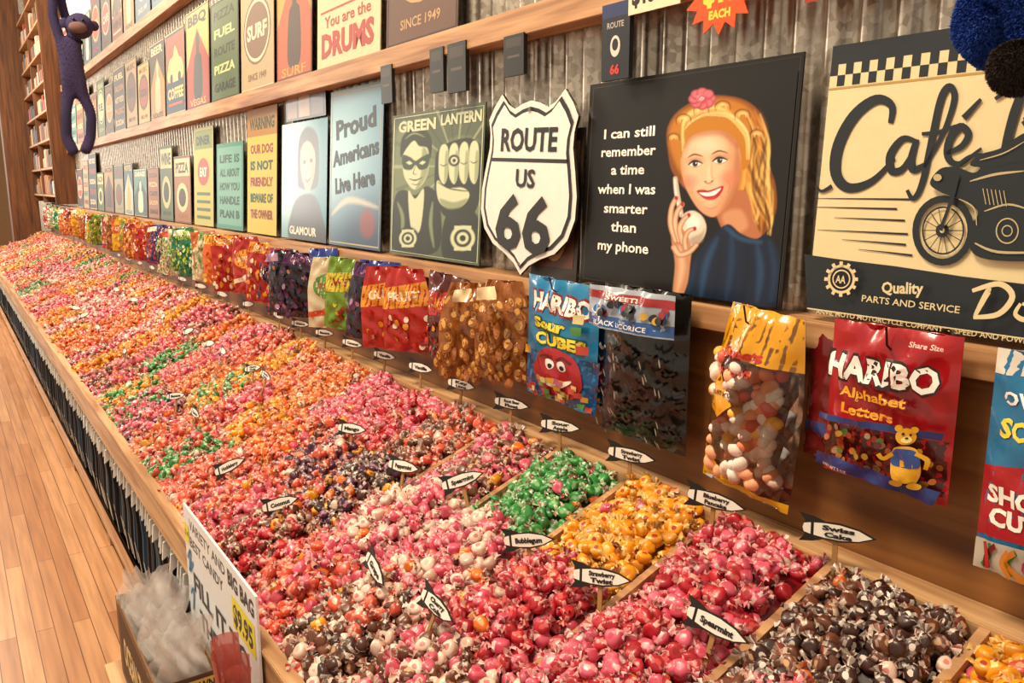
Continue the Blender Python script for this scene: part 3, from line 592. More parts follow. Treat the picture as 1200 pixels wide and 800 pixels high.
def gbag(Yc,p,alpha,x,w=.19,h=.27,kind=0,pinch=None):
    ztop=1.350+random.uniform(-.015,.012); r=random.uniform(-.10,.10)
    O=Vector((x,Yc+w/2*math.cos(alpha),ztop-h)); O.x-=w/2*math.sin(alpha)
    A=Art('candy_bag',O,w,h,UNIT,p[0],alpha=alpha,roll=r,curve=puff(.022,Yc*7,1.5),step=.0005,rough=.22,coat=.5,pinch=random.choice([0,.3,.5]) if pinch is None else pinch)
    if kind==0:
        A.poly(p[1],[(0,24),(100,14),(100,42),(0,50)]); A.text(p[2],random.choice(['GUMMI','SOUR','CHEWY','TWISTS','FRUIT','MINTS']),50,32,70,11,.04,.08)
        for k in range(26): A.ell(random.choice([p[1],p[2],p[0],p[0]]),6+random.random()*88,56+random.random()*38,5,4,0,8)
    elif kind==1:
        A.rect(p[1],0,0,100,18); A.text(p[2],random.choice(['CANDY','JELLY','DROPS']),50,10,56,8,.03)
        for k in range(60): A.ell(random.choice([p[1],p[1],p[0],p[0],p[2]]),5+random.random()*90,26+random.random()*68,5,3.6,random.random()*3,8)
    elif kind==2:
        A.ell(p[1],50,40,36,18); A.text(p[2],random.choice(['TAFFY','PEACH','BERRY']),50,40,50,9,.03); A.poly(p[2],[(0,78),(100,66),(100,74),(0,86)]); A.ell(p[2],50,76,16,7)
    else:
        for k in range(80): 
            cx,cy=5+random.random()*90,14+random.random()*82; A.ell(p[0],cx+1,cy+1,7,4.6,random.random()*3,9,); A.ell(random.choice([p[1],p[1],p[1],'#b46c30']),cx,cy,5,3.2,random.random()*3,9)
        A.poly(p[2],[(30,4),(70,2),(72,14),(30,16)])
    A.done()
near=[(1.79,BP[6],.45,1.205,3,.19,.45),(1.93,BP[6],.8,1.18,3,.18,.4),(2.12,BP[9],.15,1.21,0,.19,0),(2.34,BP[0],.5,1.20,0,.19,.3),(2.43,BP[0],.8,1.185,0,.2,.3),(2.54,BP[4],.3,1.2,0,.2,0),(2.60,BP[1],.5,1.18,1,.2,.3),(2.86,BP[2],.5,1.2,0,.19,.2),(2.94,BP[5],.8,1.185,2,.19,.3),(3.04,BP[4],.2,1.21,0,.2,0),(3.30,BP[1],.9,1.19,1,.2,.4),(3.40,BP[1],.5,1.18,3,.22,.4),(3.52,BP[4],.3,1.2,1,.2,.2)]
for Y,p,a,x,k,w,pn in near: gbag(Y,p,a,x,w,.27,k,pn)
y=3.82; seq=[0,11,5,8,5,4,0,3,10,6,2,7,5,0,10,3]; qi=0
while y<12.8:
    p=BP[seq[qi%len(seq)]]; qi+=1
    for j in range(3 if y<8 else 2):
        gbag(y+j*.085,p if random.random()<.75 else random.choice(BP),random.uniform(.2,1.1),1.19+random.uniform(-.02,.02),random.uniform(.17,.2),random.uniform(.24,.29),random.randrange(4))
    y+=.42

# ---------------- candy counter
C=empty('candy_display_counter')
def plane(x): return .955-.355*(1.25-x)
YE=13.4
box('front_lip',.430,.452,.2,YE,.60,.700,W_PALE,C)
box('lip_cap',.424,.456,.2,YE,.700,.712,W_PALE,C)
box('back_ledge',1.195,1.262,.0,YE,.90,.968,W_PALE,C)
box('base_board',.462,.482,.2,YE,.07,.19,W_PALE,C)
box('base_shelf',.462,1.2,.2,YE,.17,.19,W_PALE,C)
for yy in np.arange(.3,YE,1.2): box('leg',.47,.53,yy,yy+.07,0,.6,W_Z,C)
for nm,yy in (('end_near',.18),('end_far',YE)):
    me=bpy.data.meshes.new(nm); P=[(.45,.5),(.45,.71),(1.25,.985),(1.25,.5)]
    me.from_pydata([(x,yy,z) for x,z in P]+[(x,yy+.02,z) for x,z in P],[],[(0,1,2,3),(7,6,5,4),(0,4,5,1),(1,5,6,2),(2,6,7,3),(3,7,4,0)]); addobj(nm,me,[W_PALE],C)
BW=.255; Y0=.77
XS=[.456,.69,.93,1.195]
yb=[Y0+BW*k for k in range(-2,60)]
for k,yy in enumerate(yb):
    if yy>YE: break
    x0,x1=XS[0],XS[-1]; t=.008; e=.028 if yy<1.9 else .010
    me=bpy.data.meshes.new('divider')
    P=[(x0,plane(x0)-.08),(x0,plane(x0)+e*.5),(x1,plane(x1)+e),(x1,plane(x1)-.08)]
    me.from_pydata([(x,yy-t,z) for x,z in P]+[(x,yy+t,z) for x,z in P],[],[(0,1,2,3),(7,6,5,4),(0,4,5,1),(1,5,6,2),(2,6,7,3),(3,7,4,0)])
    addobj('divider',me,[W_RAIL],C)
PN=['pink','red','brown','yellow','green','orange','white','purple','coral','cocoa']
PAL=[('#de5a70','#f4b0ae','#f4cac2','#cc404c','#cc465c'),('#bc1e2c','#e05650','#eeb4a8','#b8202a','#a41420'),('#3c1c12','#ecdccc','#eedccc','#84382a','#4a2418'),('#f09e10','#b83010','#f6d890','#d88c10','#e48c0c'),
 ('#3a9040','#88c078','#dce4c0','#a83c38','#2c7032'),('#e46c18','#f8b060','#f6cea4','#cc4c18','#d05c10'),('#f0d0bc','#e0847a','#f8deCC','#d8746c','#e4b8a2'),('#54243e','#b87c90','#e0c4c0','#8c3042','#421a30'),('#e05a3e','#f8ac84','#f6ccb8','#c0382c','#cc4830'),('#74402a','#d4a478','#ecd0bc','#a44430','#603018')]
PALA=np.array([[lin(c) for c in p] for p in PAL])
PALA[:,2]=PALA[:,2]*.85+PALA[:,0]*.15
ix={n:i for i,n in enumerate(PN)}
rowA={-1:'yellow',0:'brown+brown+cocoa',1:'red+pink',2:'yellow',3:'green',4:'pink+cocoa',5:'coral+cocoa',6:'red+pink',7:'pink',8:'orange',9:'coral+orange',10:'orange+yellow',11:'coral',12:'pink',13:'orange'}
rowB={0:'pink+cocoa',1:'pink+red',2:'red+red+pink',3:'white+pink',4:'pink+white',5:'purple+brown',6:'coral+purple',7:'orange+coral',8:'yellow+orange',9:'coral+pink',10:'green+yellow',11:'orange',12:'coral+pink'}
rowC={1:'cocoa+red',2:'cocoa+pink+white',3:'cocoa+brown+white+coral',4:'coral+pink',5:'red+cocoa',6:'pink+coral',7:'coral',8:'green+coral',9:'orange+coral',10:'pink+purple',11:'pink+green'}
rr=random.Random(5)
pool=['pink','coral','orange','coral+pink','orange+coral','pink+white','orange+yellow','pink+cocoa','yellow','coral+white','white+pink','green+yellow','cocoa+pink','yellow+orange','orange+white','green','red+coral']
for k in range(-3,64):
    for R in (rowA,rowB,rowC):
        if k not in R: R[k]=rr.choice(pool)
ROWS=[rowC,rowB,rowA]
def binof(x,Y):
    r=np.clip(np.searchsorted(XS,x)-1,0,2); k=np.floor((Y-Y0)/BW).astype(int)+1
    return r,k
def height(x,Y):
    r=np.clip(np.searchsorted(XS,x)-1,0,2); xs=np.array(XS)
    u=np.clip((x-xs[r])/(xs[r+1]-xs[r]),0,1); v=((Y-Y0)/BW)%1; k=np.floor((Y-Y0)/BW)
    m=(np.sin(np.pi*v)**.6)*(.5+.5*np.sin(np.pi*u)**.6)*(1+.35*np.sin(k*12.9+r*7.7))
    return plane(x)-.004+.046*m+.009*np.sin(x*23+Y*9)*np.sin(Y*17-x*11)
def tmpl(hi,rs,vi):
    V=[];F=[];Cc=[]
    n=10 if hi else 7; r,h=.0134,.0098
    rings=[(.36,1.0),(.78,.92),(.97,.6),(1.0,0.),(.93,-.6),(.6,-.95)] if hi else [(.45,1.0),(1.0,.45),(.9,-.7)]
    idx=[]; el=rs.uniform(.8,1.); sq=rs.uniform(0,.12)
    for R_,Z_ in rings:
        idx.append(len(V))
        for k in range(n):
            a=2*math.pi*k/n; w=(1+.06*rs.uniform(-1,1))*(1+sq*math.cos(3*a+vi))
            V.append((R_*r*math.cos(a)*w,R_*r*math.sin(a)*w*el,Z_*h+.001*rs.uniform(-1,1)))
    F.append([idx[0]+k for k in range(n)]); Cc.append([1,0,1,4][vi])
    sl=[0,0,4,4,4] if hi else [0,4]
    wk=set((0,n//2))
    for q in range(len(rings)-1):
        for k in range(n): F.append([idx[q]+k,idx[q+1]+k,idx[q+1]+(k+1)%n,idx[q]+(k+1)%n]); Cc.append(2 if (q>=1 and k in wk) else (5 if rs.random()<.08 else sl[q]))
    F.append([idx[-1]+k for k in range(n)][::-1]); Cc.append(4)
    m=6 if hi else 3
    for sg in (1,-1):
        i=len(V); tw=rs.uniform(-.8,.8); bz=rs.uniform(-.003,.005); ln=rs.uniform(.009,.013); by=rs.uniform(-.003,.003)
        rowsx=[(.8,.016,.003),(1.08,.0065,.0012),(1.0,.015,.003),(1.0,.020,.0036)] if hi else [(.9,.008,.001),(1.0,.020,.0035)]
        L_=len(rowsx)
        for q,(rx,wd,zz) in enumerate(rowsx):
            far=q>=2 or (not hi and q==1); last=q==L_-1
            for k in range(m+1):
                t=k/m-.5; z=(zz if k%2 else -zz)*rs.uniform(.5,1.1); y=t*wd
                if not far: x=r*rx
                else: x=r+ln*(1. if last else .55)*(1-.9*t*t)*rs.uniform(.9,1.06)
                c_,s_=(math.cos(tw),math.sin(tw)) if far else (1,0)
                V.append((sg*x,y*c_-z*s_+(by if far else 0),y*s_+z*c_+(bz if far else 0)))
        for q in range(L_-1):
            for k in range(m): a=i+q*(m+1)+k; F.append([a,a+1,a+m+2,a+m+1]); Cc.append(3 if (k%3==1) else (5 if k%3==0 else 2))
    return np.array(V),F,np.array(Cc)
cm=colmat('taffy_wax_wrap',.36,.25)
T=empty('saltwater_taffy_pile')
nrm=np.array([-.355,0,1.]); nrm/=np.linalg.norm(nrm)
PAL6=np.concatenate([PALA,(PALA[:,0:1]*.6+PALA[:,2:3]*.4)],1)
def scatter(name,ya,ybb,sp,layers,hi,sc):
    xs=np.arange(.462,1.19,sp); yy=np.arange(ya,ybb,sp); P=[]
    for L_ in range(layers):
        gx,gy=np.meshgrid(xs,yy); gx=gx.ravel()+rng.uniform(-.6,.6,gx.size)*sp; gy=gy.ravel()+rng.uniform(-.6,.6,gy.size)*sp
        gx=np.clip(gx,.466,1.186)
        if L_>0:
            k=rng.random(gx.size)<.72; gx,gy=gx[k],gy[k]
        P.append(np.stack([gx,gy,height(gx,gy)+(-.006 if L_==0 else .010)+rng.uniform(-.005,.008,gx.size)],1))
    P=np.concatenate(P)
    d=np.abs(((P[:,1]-Y0)/BW+.5)%1-.5)*BW
    keep=~((d<.021)&(P[:,1]<1.9)&(P[:,0]>.74)&(rng.random(len(P))<.93)); P=P[keep]; N=len(P)
    r,k=binof(P[:,0]+rng.normal(0,.010,N),P[:,1]+rng.normal(0,.006,N))
    pal=np.empty(N,int)
    for i in range(N):
        o=ROWS[r[i]].get(int(k[i]),'pink').split('+'); pal[i]=ix[o[rng.integers(len(o))]]
    rm=rng.random(N)<np.where(P[:,1]<1.6,.05,.14); pal[rm]=rng.choice([0,6,5,6,8,9,3,5,8,0],rm.sum())
    a=nrm+rng.normal(0,.55,(N,3)); a[:,0]-=.3; a[:,1]-=.3; a/=np.linalg.norm(a,axis=1)[:,None]
    t=rng.normal(0,1,(N,3)); t-= (t*a).sum(1)[:,None]*a; t/=np.linalg.norm(t,axis=1)[:,None]
    b=np.cross(a,t); s=sc*rng.uniform(.88,1.16,N)
    rs=random.Random(3)
    for vi in range(4):
        TV,TF,TC=tmpl(hi,rs,vi); sel=np.where(np.arange(N)%4==vi)[0]; n=len(sel)
        R=np.stack([t[sel],b[sel],a[sel]],2)*s[sel][:,None,None]
        VV=np.einsum('nij,vj->nvi',R,TV)+P[sel][:,None,:]
        lp=np.concatenate([np.array(f) for f in TF]); tt=np.array([len(f) for f in TF])
        loops=(lp[None,:]+(np.arange(n)*len(TV))[:,None]).ravel(); tot=np.tile(tt,n)
        fc=PAL6[pal[sel]][:,TC,:]*rng.uniform(.75,1.12,(n,1,1)); fc=np.clip(fc,0,.95)
        npmesh(name,VV.reshape(-1,3),loops,tot,[cm],fc.reshape(-1,3),parent=T,smooth=True)
scatter('taffy_near',.24,3.8,.0232,2,True,1.12)
scatter('taffy_mid',3.8,7.,.026,2,False,1.18)
scatter('taffy_far',7.,YE,.032,2,False,1.35)
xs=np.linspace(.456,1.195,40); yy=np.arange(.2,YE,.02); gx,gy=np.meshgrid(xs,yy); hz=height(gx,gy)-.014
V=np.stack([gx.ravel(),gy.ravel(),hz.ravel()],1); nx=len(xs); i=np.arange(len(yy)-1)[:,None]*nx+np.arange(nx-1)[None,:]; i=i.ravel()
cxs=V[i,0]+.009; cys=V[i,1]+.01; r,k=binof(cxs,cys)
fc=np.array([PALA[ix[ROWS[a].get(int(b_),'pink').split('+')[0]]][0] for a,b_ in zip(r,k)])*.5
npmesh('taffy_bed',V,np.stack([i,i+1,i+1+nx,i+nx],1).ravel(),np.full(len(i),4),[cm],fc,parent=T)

# ---------------- rocket labels
NAMES=['Swiss Cake','Blueberry Pancake','Strawberry Twist','Sour Apple','Root Beer Float','Spearmint','Bubblegum','Key Lime','Vanilla','Caramel','Peppermint','Banana','Mango','Cherry Cola','Grape','Coconut','Guava','Huckleberry']
def label(x,Y,z,alpha,roll,lean,name,Ln=.125):
    Hh=Ln*.40
    A=Art('rocket_flavor_label',(0,0,0),Ln,Hh,((0,0),(100,0),(100,40),(0,40)),None,alpha=alpha,roll=roll,lean=lean,step=.0005,rough=.5,coat=0)
    c=Vector((x,Y,z)); A.O=c-A.r*(Ln/2)-A.up*(Hh/2)
    A.slab('#1c120e',[(8,10),(0,0),(20,3),(34,8),(54,7),(78,11),(100,20),(78,29),(54,33),(34,32),(20,37),(0,40),(8,30),(4,20)],.002)
    A.poly('#f4eadc',[(20,11.5),(34,10),(54,9.5),(78,13),(95,20),(78,27),(54,30.5),(34,30),(20,28.5)])
    A.poly('#f4eadc',[(7,14),(16,12),(16,28),(7,26),(5,20)])
    if name:
        w=name.split(' ')
        if len(w)>1: A.text('#1c120e',' '.join(w[:-1]),52,15.5,42,6.4,.05); A.text('#1c120e',w[-1],52,24.5,36,6.4,.05)
        else: A.text('#1c120e',name,52,20,50,8,.05)
    A.slab('#a87a48',[(44,20),(51,20),(51,90),(44,90)],.003,off=-.006)
    A.done()
lab=[(1.18,.755,1.03,.35,.05,.1,0),(1.14,.985,1.02,.3,-.05,.1,1),(1.17,1.25,1.03,.3,0,.1,2),(1.19,1.525,1.025,.3,.05,.1,3),(1.2,1.75,1.03,.3,0,.1,4),(1.2,2.01,1.03,.2,0,.1,7),(1.2,2.26,1.035,.2,0,.1,8),
 (.93,.79,.925,.1,-.05,.3,5),(.90,1.03,.915,.35,.15,.3,2),(.89,1.24,.91,.4,.25,.2,6),(.93,1.56,.93,.45,.45,.3,5),(.88,1.76,.915,.2,.1,.3,10),(.90,2.12,.92,.3,.1,.3,12),
 (.67,1.22,.845,.0,-.05,.4,13),(.65,1.44,.835,-.1,-.15,.4,14),(.62,1.93,.82,.5,.4,.3,15),(.60,2.3,.815,.5,.5,.3,17)]
for x,Y,z,a,ro,le,n_ in lab: label(x,Y,z,a,ro,le,NAMES[n_])
Y=2.52
while Y<8:
    label(1.2,Y,1.03,rr.uniform(0,.4),rr.uniform(-.1,.1),.1,rr.choice(NAMES) if Y<3.5 else None,.115)
    if 2.6<Y<6:
        label(.90,Y+rr.uniform(-.1,.1),.93,rr.uniform(-.2,.5),rr.uniform(-.2,.4),.3,rr.choice(NAMES) if Y<3.2 else None,.11)
        if rr.random()<.7: label(.64,Y+rr.uniform(-.1,.1),.84,rr.uniform(-.2,.5),rr.uniform(-.2,.4),.3,rr.choice(NAMES) if Y<3.2 else None,.11)
    Y+=.27 if Y<3.4 else .45

# ---------------- hanging shirts under counter
SH=[];LO=[];TO=[];FC=[];vi=0
prof=[(.60,.595),(.52,.575),(.468,.54),(.456,.50),(.462,.40),(.458,.30),(.466,.215),(.74,.215),(.74,.55)]
shc=[lin(c) for c in ('#101218','#182030','#241c1a','#2a4660','#0c0c10','#48525e','#141418','#201614')]
for Y in np.arange(.35,YE-.2,.05):
    c=random.choice(shc); dx=random.uniform(-.008,.006); m_=len(prof)
    for s_ in (-.012,.012):
        for x,z in prof: SH.append((x+dx,Y+s_*(.6+.4*random.random()),z))
    LO+=list(range(vi,vi+m_)); TO.append(m_); FC.append(c)
    LO+=list(range(vi+2*m_-1,vi+m_-1,-1)); TO.append(m_); FC.append(c)
    for k in range(m_):
        k2=(k+1)%m_; LO+=[vi+k,vi+k2,vi+m_+k2,vi+m_+k]; TO.append(4); FC.append(lin('#a0b4c4') if k in (1,2) else (lin('#c8c4bc') if k==5 else c))
    vi+=2*m_
    for P_ in ([(.60,.602),(.53,.590),(.444,.56),(.438,.505),(.53,.578),(.60,.592)],):
        for s_ in (-.005,.005):
            for x,z in P_: SH.append((x+dx,Y+.022+s_,z))
        q=len(P_); LO+=list(range(vi,vi+q)); TO.append(q); FC.append(lin('#d8d4cc')); LO+=list(range(vi+2*q-1,vi+q-1,-1)); TO.append(q); FC.append(lin('#d8d4cc'))
        for k in range(q):
            k2=(k+1)%q; LO+=[vi+k,vi+k2,vi+q+k2,vi+q+k]; TO.append(4); FC.append(lin('#f0ece4'))
        vi+=2*q
npmesh('hanging_shirts',SH,LO,TO,[colmat('cloth',.8,0)],np.array(FC))
box('clothes_rod',.594,.606,.3,YE,.598,.610,mat('#b0a8a0',.3,.9),C)

# ---------------- near-left: sign, box of bags, scoops
A=Art('big_bag_price_sign',(.418,2.06,.44),.58,.385,UNIT,'#eef2f4',lean=0,thick=.005,rough=.5)
A.text('#26262c','VARIETY AND',36,9,54,7,.02); A.text('#26262c','BEST CANDY',34,21,50,7,.02); A.text('#26262c','BIG BAG',82,9,31,9,.04)
A.rect('#f4e61e',70,18,97,37); A.text('#26262c','$9.95',83,27.5,23,12,.04)
A.text('#26262c','FILL IT TO',50,47,78,13,.03); A.text('#26262c','THE TOP',48,68,60,13,.03); A.rect('#f4e61e',1,12,8,24); A.text('#26262c','$1.49',4.5,18,6,4,.02)
A.rib('#1f7fae',[(3,36),(9,28),(5,44),(12,34)],2.4); A.rib('#1f7fae',[(4,60),(10,54),(7,70)],2); A.done()
K=empty('carton_of_plastic_bags')
card_m=mat('#7e5832',.8)
box('carton_front',.275,.279,1.78,2.28,.30,.52,card_m,K,0); box('carton_back',.405,.409,1.78,2.28,.30,.52,card_m,K,0)
box('carton_end_near',.275,.409,1.776,1.78,.30,.52,card_m,K,0); box('carton_end_far',.275,.409,2.28,2.284,.30,.52,card_m,K,0); box('carton_bottom',.275,.409,1.78,2.28,.296,.30,card_m,K,0)
A=Art('carton_print',(.277,1.775,.30),.13,.22,UNIT,'#4a2e18',alpha=math.pi/2-.001,rough=.8,coat=0,parent=K); A.rect('#c8a050',0,4,100,18); A.text('#2a1a10','TAFFYTOWN',50,11,88,9,.03); A.text('#e4c890','OCEAN',50,42,80,18,.05); A.text('#e4c890','TAFFY',50,70,80,18,.05); A.done()
A=Art('carton_side_print',(.2745,2.25,.31),.44,.19,UNIT,'#5a3a20',rough=.8,coat=0,parent=K); A.text('#e4c890','OCEAN TAFFY',50,50,80,40,.04); A.done()
film=bpy.data.materials.new('poly_film'); film.use_nodes=True; nt=film.node_tree; b=nt.nodes['Principled BSDF']
b.inputs['Base Color'].default_value=(.95,.88,.84,1); b.inputs['Roughness'].default_value=.15; b.inputs['Alpha'].default_value=.42; b.inputs['Coat Weight'].default_value=.8
tc=nt.nodes.new('ShaderNodeTexCoord'); n_=nt.nodes.new('ShaderNodeTexNoise'); n_.inputs['Scale'].default_value=30; bp=nt.nodes.new('ShaderNodeBump'); bp.inputs['Strength'].default_value=.6; bp.inputs['Distance'].default_value=.01
nt.links.new(tc.outputs['Object'],n_.inputs['Vector']); nt.links.new(n_.outputs['Fac'],bp.inputs['Height']); nt.links.new(bp.outputs['Normal'],b.inputs['Normal'])
rs=random.Random(8); V=[];LO=[];i=0; nu,nv=22,18
for b_ in range(10):
    cy=1.81+b_*.047; s0=rs.uniform(0,9); hh=rs.uniform(.13,.20); tl=rs.uniform(-.03,.03)
    for a in range(nv+1):
        for c in range(nu+1):
            u,v=c/nu,a/nv; wd=.118*(1+.08*math.sin(v*5+s0))
            V.append((.342+(u-.5)*wd+.006*math.sin(v*9+s0+u*4), cy+tl*v+.022*math.sin(u*5+s0+v*3)*(.3+v)+.007*math.sin(u*19+v*13+s0), .44+v*hh*(1+.12*math.sin(u*6+s0))+.008*math.sin(u*23+s0)*v))
    for a in range(nv):
        for c in range(nu): q=i+a*(nu+1)+c; LO+=[q,q+1,q+nu+2,q+nu+1]
    i+=(nu+1)*(nv+1)
npmesh('plastic_bags',V,LO,np.full(len(LO)//4,4),[film],parent=K,smooth=True)
ST=empty('wooden_stool')
box('seat',.24,.415,1.66,2.36,.262,.29,W_PALE,ST)
for x in (.255,.375):
    for yy in (1.70,2.30): box('leg',x,x+.03,yy,yy+.03,0,.262,W_Z,ST)
def scoop(Yc,z,x=.375,ang=0.):
    bm=bmesh.new(); n=12; m=8; g=[]
    for j in range(m+1):
        t=j/m; row=[]
        for k in range(n+1):
            a=math.pi*k/n; rr_=.032*(1-.15*t)
            row.append(bm.verts.new((math.cos(a)*rr_,t*.10,-math.sin(a)*rr_+.01*t)))
        g.append(row)
    for j in range(m):
        for k in range(n): bm.faces.new((g[j][k],g[j][k+1],g[j+1][k+1],g[j+1][k]))
    bm.faces.new(g[m][::-1])
    H=[bm.verts.new((sx*.009,yy,zz)) for yy,zz in ((.10,-.004),(.14,.004),(.19,.0)) for sx in (-1,1)]
    for j in range(2): bm.faces.new((H[2*j],H[2*j+1],H[2*j+3],H[2*j+2]))
    bmesh.ops.solidify(bm,geom=bm.faces[:],thickness=.0025)
    bmesh.ops.transform(bm,matrix=Matrix.Translation((x,Yc,z))@Matrix.Rotation(-math.pi/2+ang,4,'X')@Matrix.Rotation(2.6,4,'Y'),verts=bm.verts)
    me=bpy.data.meshes.new('candy_scoop'); bm.to_mesh(me); bm.free(); addobj('candy_scoop',me,[mat('#d88078',.2,0,.1,20,0,.8,.4)])
for k in range(4): scoop(1.53-.035*k,.725-.008*k,.372-.008*(k%2),.12*k)
SC=empty('scoop_holder')
box('bottom',.31,.41,1.38,1.56,.515,.521,W_PALE,SC); box('front',.305,.311,1.38,1.56,.515,.60,W_PALE,SC); box('side_near',.31,.41,1.374,1.38,.515,.60,W_PALE,SC); box('side_far',.31,.41,1.56,1.566,.515,.60,W_PALE,SC)
box('support_post',.35,.37,1.46,1.48,0,.515,W_Z,SC); box('support_foot',.30,.42,1.40,1.54,0,.02,W_Z,SC)

# ---------------- plush toys
def skin(name,P,E,rad,m,parent,sub=2):
    me=bpy.data.meshes.new(name); me.from_pydata(P,E,[]); o=addobj(name,me,[],parent)
    md=o.modifiers.new('s','SKIN')
    for i,r in enumerate(rad): me.skin_vertices[0].data[i].radius=(r,r)
    me.skin_vertices[0].data[0].use_root=True
    sb=o.modifiers.new('d','SUBSURF'); sb.levels=sub; sb.render_levels=sub
    dg=bpy.context.evaluated_depsgraph_get(); dg.update(); m2=bpy.data.meshes.new_from_object(o.evaluated_get(dg))
    o.modifiers.clear(); o.data=m2; m2.materials.clear(); m2.materials.append(m)
    vs=[v.co.copy() for v in m2.vertices]; ns=[v.normal.copy() for v in m2.vertices]
    V=[];LO=[];i=0; rr2=random.Random(1)
    md_=sum(rad)/len(rad)
    for rep in range(4):
        for p,n_ in zip(vs,ns):
            t=n_.cross(Vector((rr2.uniform(-1,1),rr2.uniform(-1,1),rr2.uniform(-1,1)))).normalized(); jit=t*rr2.uniform(-1,1)*md_*.15
            V+=[p+jit+t*md_*.05,p+jit-t*md_*.05,p+jit+n_*md_*.14+t*md_*rr2.uniform(-.12,.12)+Vector((0,0,-md_*.06))]; LO+=[i,i+1,i+2]; i+=3
    npmesh(name+'_fur',V,LO,np.full(len(LO)//3,3),[m],parent=parent)
    for f in m2.polygons: f.use_smooth=True
    return o
def sph(name,c,r,m,parent,sc=(1,1,1)):
    bm=bmesh.new(); bmesh.ops.create_uvsphere(bm,u_segments=20,v_segments=12,radius=r,matrix=Matrix.Translation(c)@Matrix.Diagonal((*sc,1)))
    for f in bm.faces: f.smooth=True
    me=bpy.data.meshes.new(name); bm.to_mesh(me); bm.free(); return addobj(name,me,[m],parent)
pur=mat('#33284f',.95,0,.25,60,.6); tan=mat('#6a4c48',.9); blk=mat('#100c10',.3)
E=empty('plush_monkey_purple'); x,y=.74,5.8
skin('body',[(x,y,2.22),(x,y,2.34),(x,y,2.44),(x+.04,y-.02,2.52),
  (x-.05,y-.01,2.46),(x-.075,y,2.60),(x-.06,y,2.78),(x-.04,y,2.98),(x+.04,y+.02,2.46),(x+.0,y+.05,2.60),(x-.03,y+.04,2.78),(x-.04,y+.02,2.98),
  (x-.035,y,2.16),(x-.055,y-.01,2.04),(x-.065,y,1.90),(x-.03,y-.02,1.79),(x+.045,y,2.16),(x+.085,y-.01,2.04),(x+.07,y,1.90),(x+.02,y-.03,1.80)],
 [(0,1),(1,2),(2,3),(2,4),(4,5),(5,6),(6,7),(2,8),(8,9),(9,10),(10,11),(0,12),(12,13),(13,14),(14,15),(0,16),(16,17),(17,18),(18,19)],
 [.06,.062,.045,.04,.03,.026,.026,.032,.03,.026,.026,.032,.034,.03,.03,.036,.034,.03,.03,.036],pur,E)
hx,hy,hz=x+.06,y-.04,2.55
sph('head',(hx,hy,hz),.075,pur,E); sph('muzzle',(hx-.02,hy-.065,hz-.02),.042,tan,E,(1.2,.7,.8))
for s_ in (-1,1): sph('ear',(hx+s_*.08,hy+.01,hz+.01),.03,pur,E,(.9,.4,1)); sph('eye',(hx-.015+s_*.025,hy-.072,hz+.025),.009,blk,E)
box('hanging_cord',x-.042,x-.038,y-.002,y+.002,2.98,5.,blk,E,0)
blu=mat('#1a48a8',.95,0,.25,60,.6); gr=mat('#3a2c26',.95,0,.25,60,.6)
E=empty('plush_bear_blue'); x,y,z=1.03,.465,-.04
skin('body',[(x,y,1.84+z),(x,y,1.93+z),(x,y,2.0+z),(x-.04,y+.05,1.95+z),(x-.06,y+.05,1.89+z),(x-.03,y-.07,1.92+z),(x-.05,y-.1,1.85+z),(x-.02,y+.03,1.81+z),(x-.03,y+.01,1.80+z),(x-.02,y-.045,1.80+z),(x-.04,y-.05,1.79+z)],
 [(0,1),(1,2),(1,3),(3,4),(1,5),(5,6),(0,7),(7,8),(0,9),(9,10)],[.068,.066,.05,.032,.03,.032,.03,.042,.042,.042,.042],blu,E,4)
skin('foot_1',[(x-.045,y-.01,1.772+z),(x-.065,y-.015,1.762+z)],[(0,1)],[.032,.034],gr,E,4)
skin('foot_2',[(x-.045,y-.085,1.772+z),(x-.065,y-.09,1.762+z)],[(0,1)],[.032,.034],gr,E,4)
sph('head',(x,y,2.07),.09,blu,E); sph('muzzle',(x-.08,y-.01,2.05),.035,gr,E)
for s_ in (-1,1): sph('ear',(x,y+s_*.075,2.15),.03,blu,E); sph('eye',(x-.082,y+s_*.03,2.09),.009,blk,E)
box('hanging_cord',x-.002,x+.002,y-.002,y+.002,2.15,5.,blk,E,0)

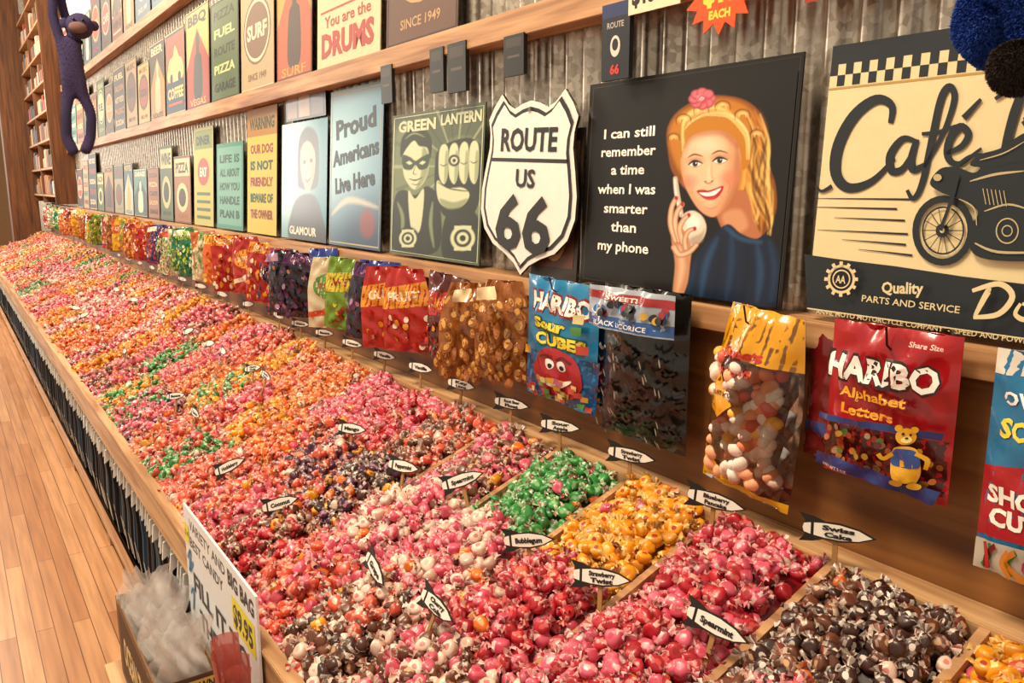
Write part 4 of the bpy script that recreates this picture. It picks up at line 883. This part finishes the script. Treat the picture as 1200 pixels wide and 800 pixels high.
# ---------------- far end
box('wood_post',.80,1.15,13.6,13.95,0,5.2,W_DARK)
Q=empty('wall_shelving_unit')
for z in (1.48,1.80,2.12,2.44,2.76,3.08,3.40,3.72): box('shelf',1.09,1.32,10.85,13.5,z,z+.025,W_Z,Q)
for yy in (10.85,12.2,13.48): box('upright',1.09,1.32,yy-.015,yy+.015,1.4,3.9,W_DARK,Q)
Gd=empty('shelf_merchandise')
for z in (1.505,1.825,2.145,2.465,2.785,3.105,3.425):
    yy=10.95
    while yy<13.3:
        w=rr.uniform(.08,.18)
        if abs(yy+w/2-12.2)>.13: box('item',1.11,1.28,yy,yy+w,z,z+rr.uniform(.12,.24),mat(rr.choice(['#a83a28','#b8a888','#5a3a28','#a8733a','#3a4a5a','#c0b8a8','#7a5a3a']),.5),Gd,.008)
        yy+=w+.04
Wn=empty('window_1'); wm=mat('#d8cfc4',.5)
box('frame_top',-4,.79,18.6,18.7,3.0,3.1,wm,Wn); box('frame_bottom',-4,.79,18.6,18.7,.0,.12,wm,Wn)
for x in (-3.9,-2.7,-1.5,-.3,.73): box('mullion',x,x+.06,18.6,18.7,.1,3.05,wm,Wn)

# ---------------- light
w=bpy.data.worlds.new('w'); S.world=w; w.use_nodes=True; bg=w.node_tree.nodes['Background']; bg.inputs[0].default_value=(1,.86,.67,1); bg.inputs[1].default_value=.64
def area(name,loc,tgt,size,e,col=(1,.83,.61),sy=None):
    l=bpy.data.lights.new(name,'AREA'); l.size=size; l.energy=e; l.color=col
    if sy: l.shape='RECTANGLE'; l.size_y=sy
    o=bpy.data.objects.new(name,l); S.collection.objects.link(o); o.location=loc
    o.rotation_euler=(Vector(tgt)-Vector(loc)).to_track_quat('-Z','Y').to_euler()
area('added_area_light_1',(-.2,1.3,3.9),(.9,1.4,.9),.8,98)  # unseen key area light, added for contrast and highlights
area('added_area_light_2',(-.5,5.0,4.0),(.9,5.2,.9),1.0,140)  # second added area light further along, no visible fixture
area('added_area_light_3',(-.8,10.5,4.0),(.8,10.5,.9),1.6,230)  # added unseen area light, brightens the far stretch
area('window_daylight',(-3.2,17.5,2.6),(-1.2,8,0.),2.4,230,(1,.93,.84),2.2)

cam=bpy.data.cameras.new('cam'); co=bpy.data.objects.new('camera',cam); S.collection.objects.link(co); S.camera=co
cam.lens=28.8; cam.sensor_width=36; cam.sensor_fit='HORIZONTAL'; cam.clip_start=.02; cam.clip_end=100
co.location=(0,0,1.6); co.rotation_euler=(math.radians(90-10.7),0,math.radians(-34.5))
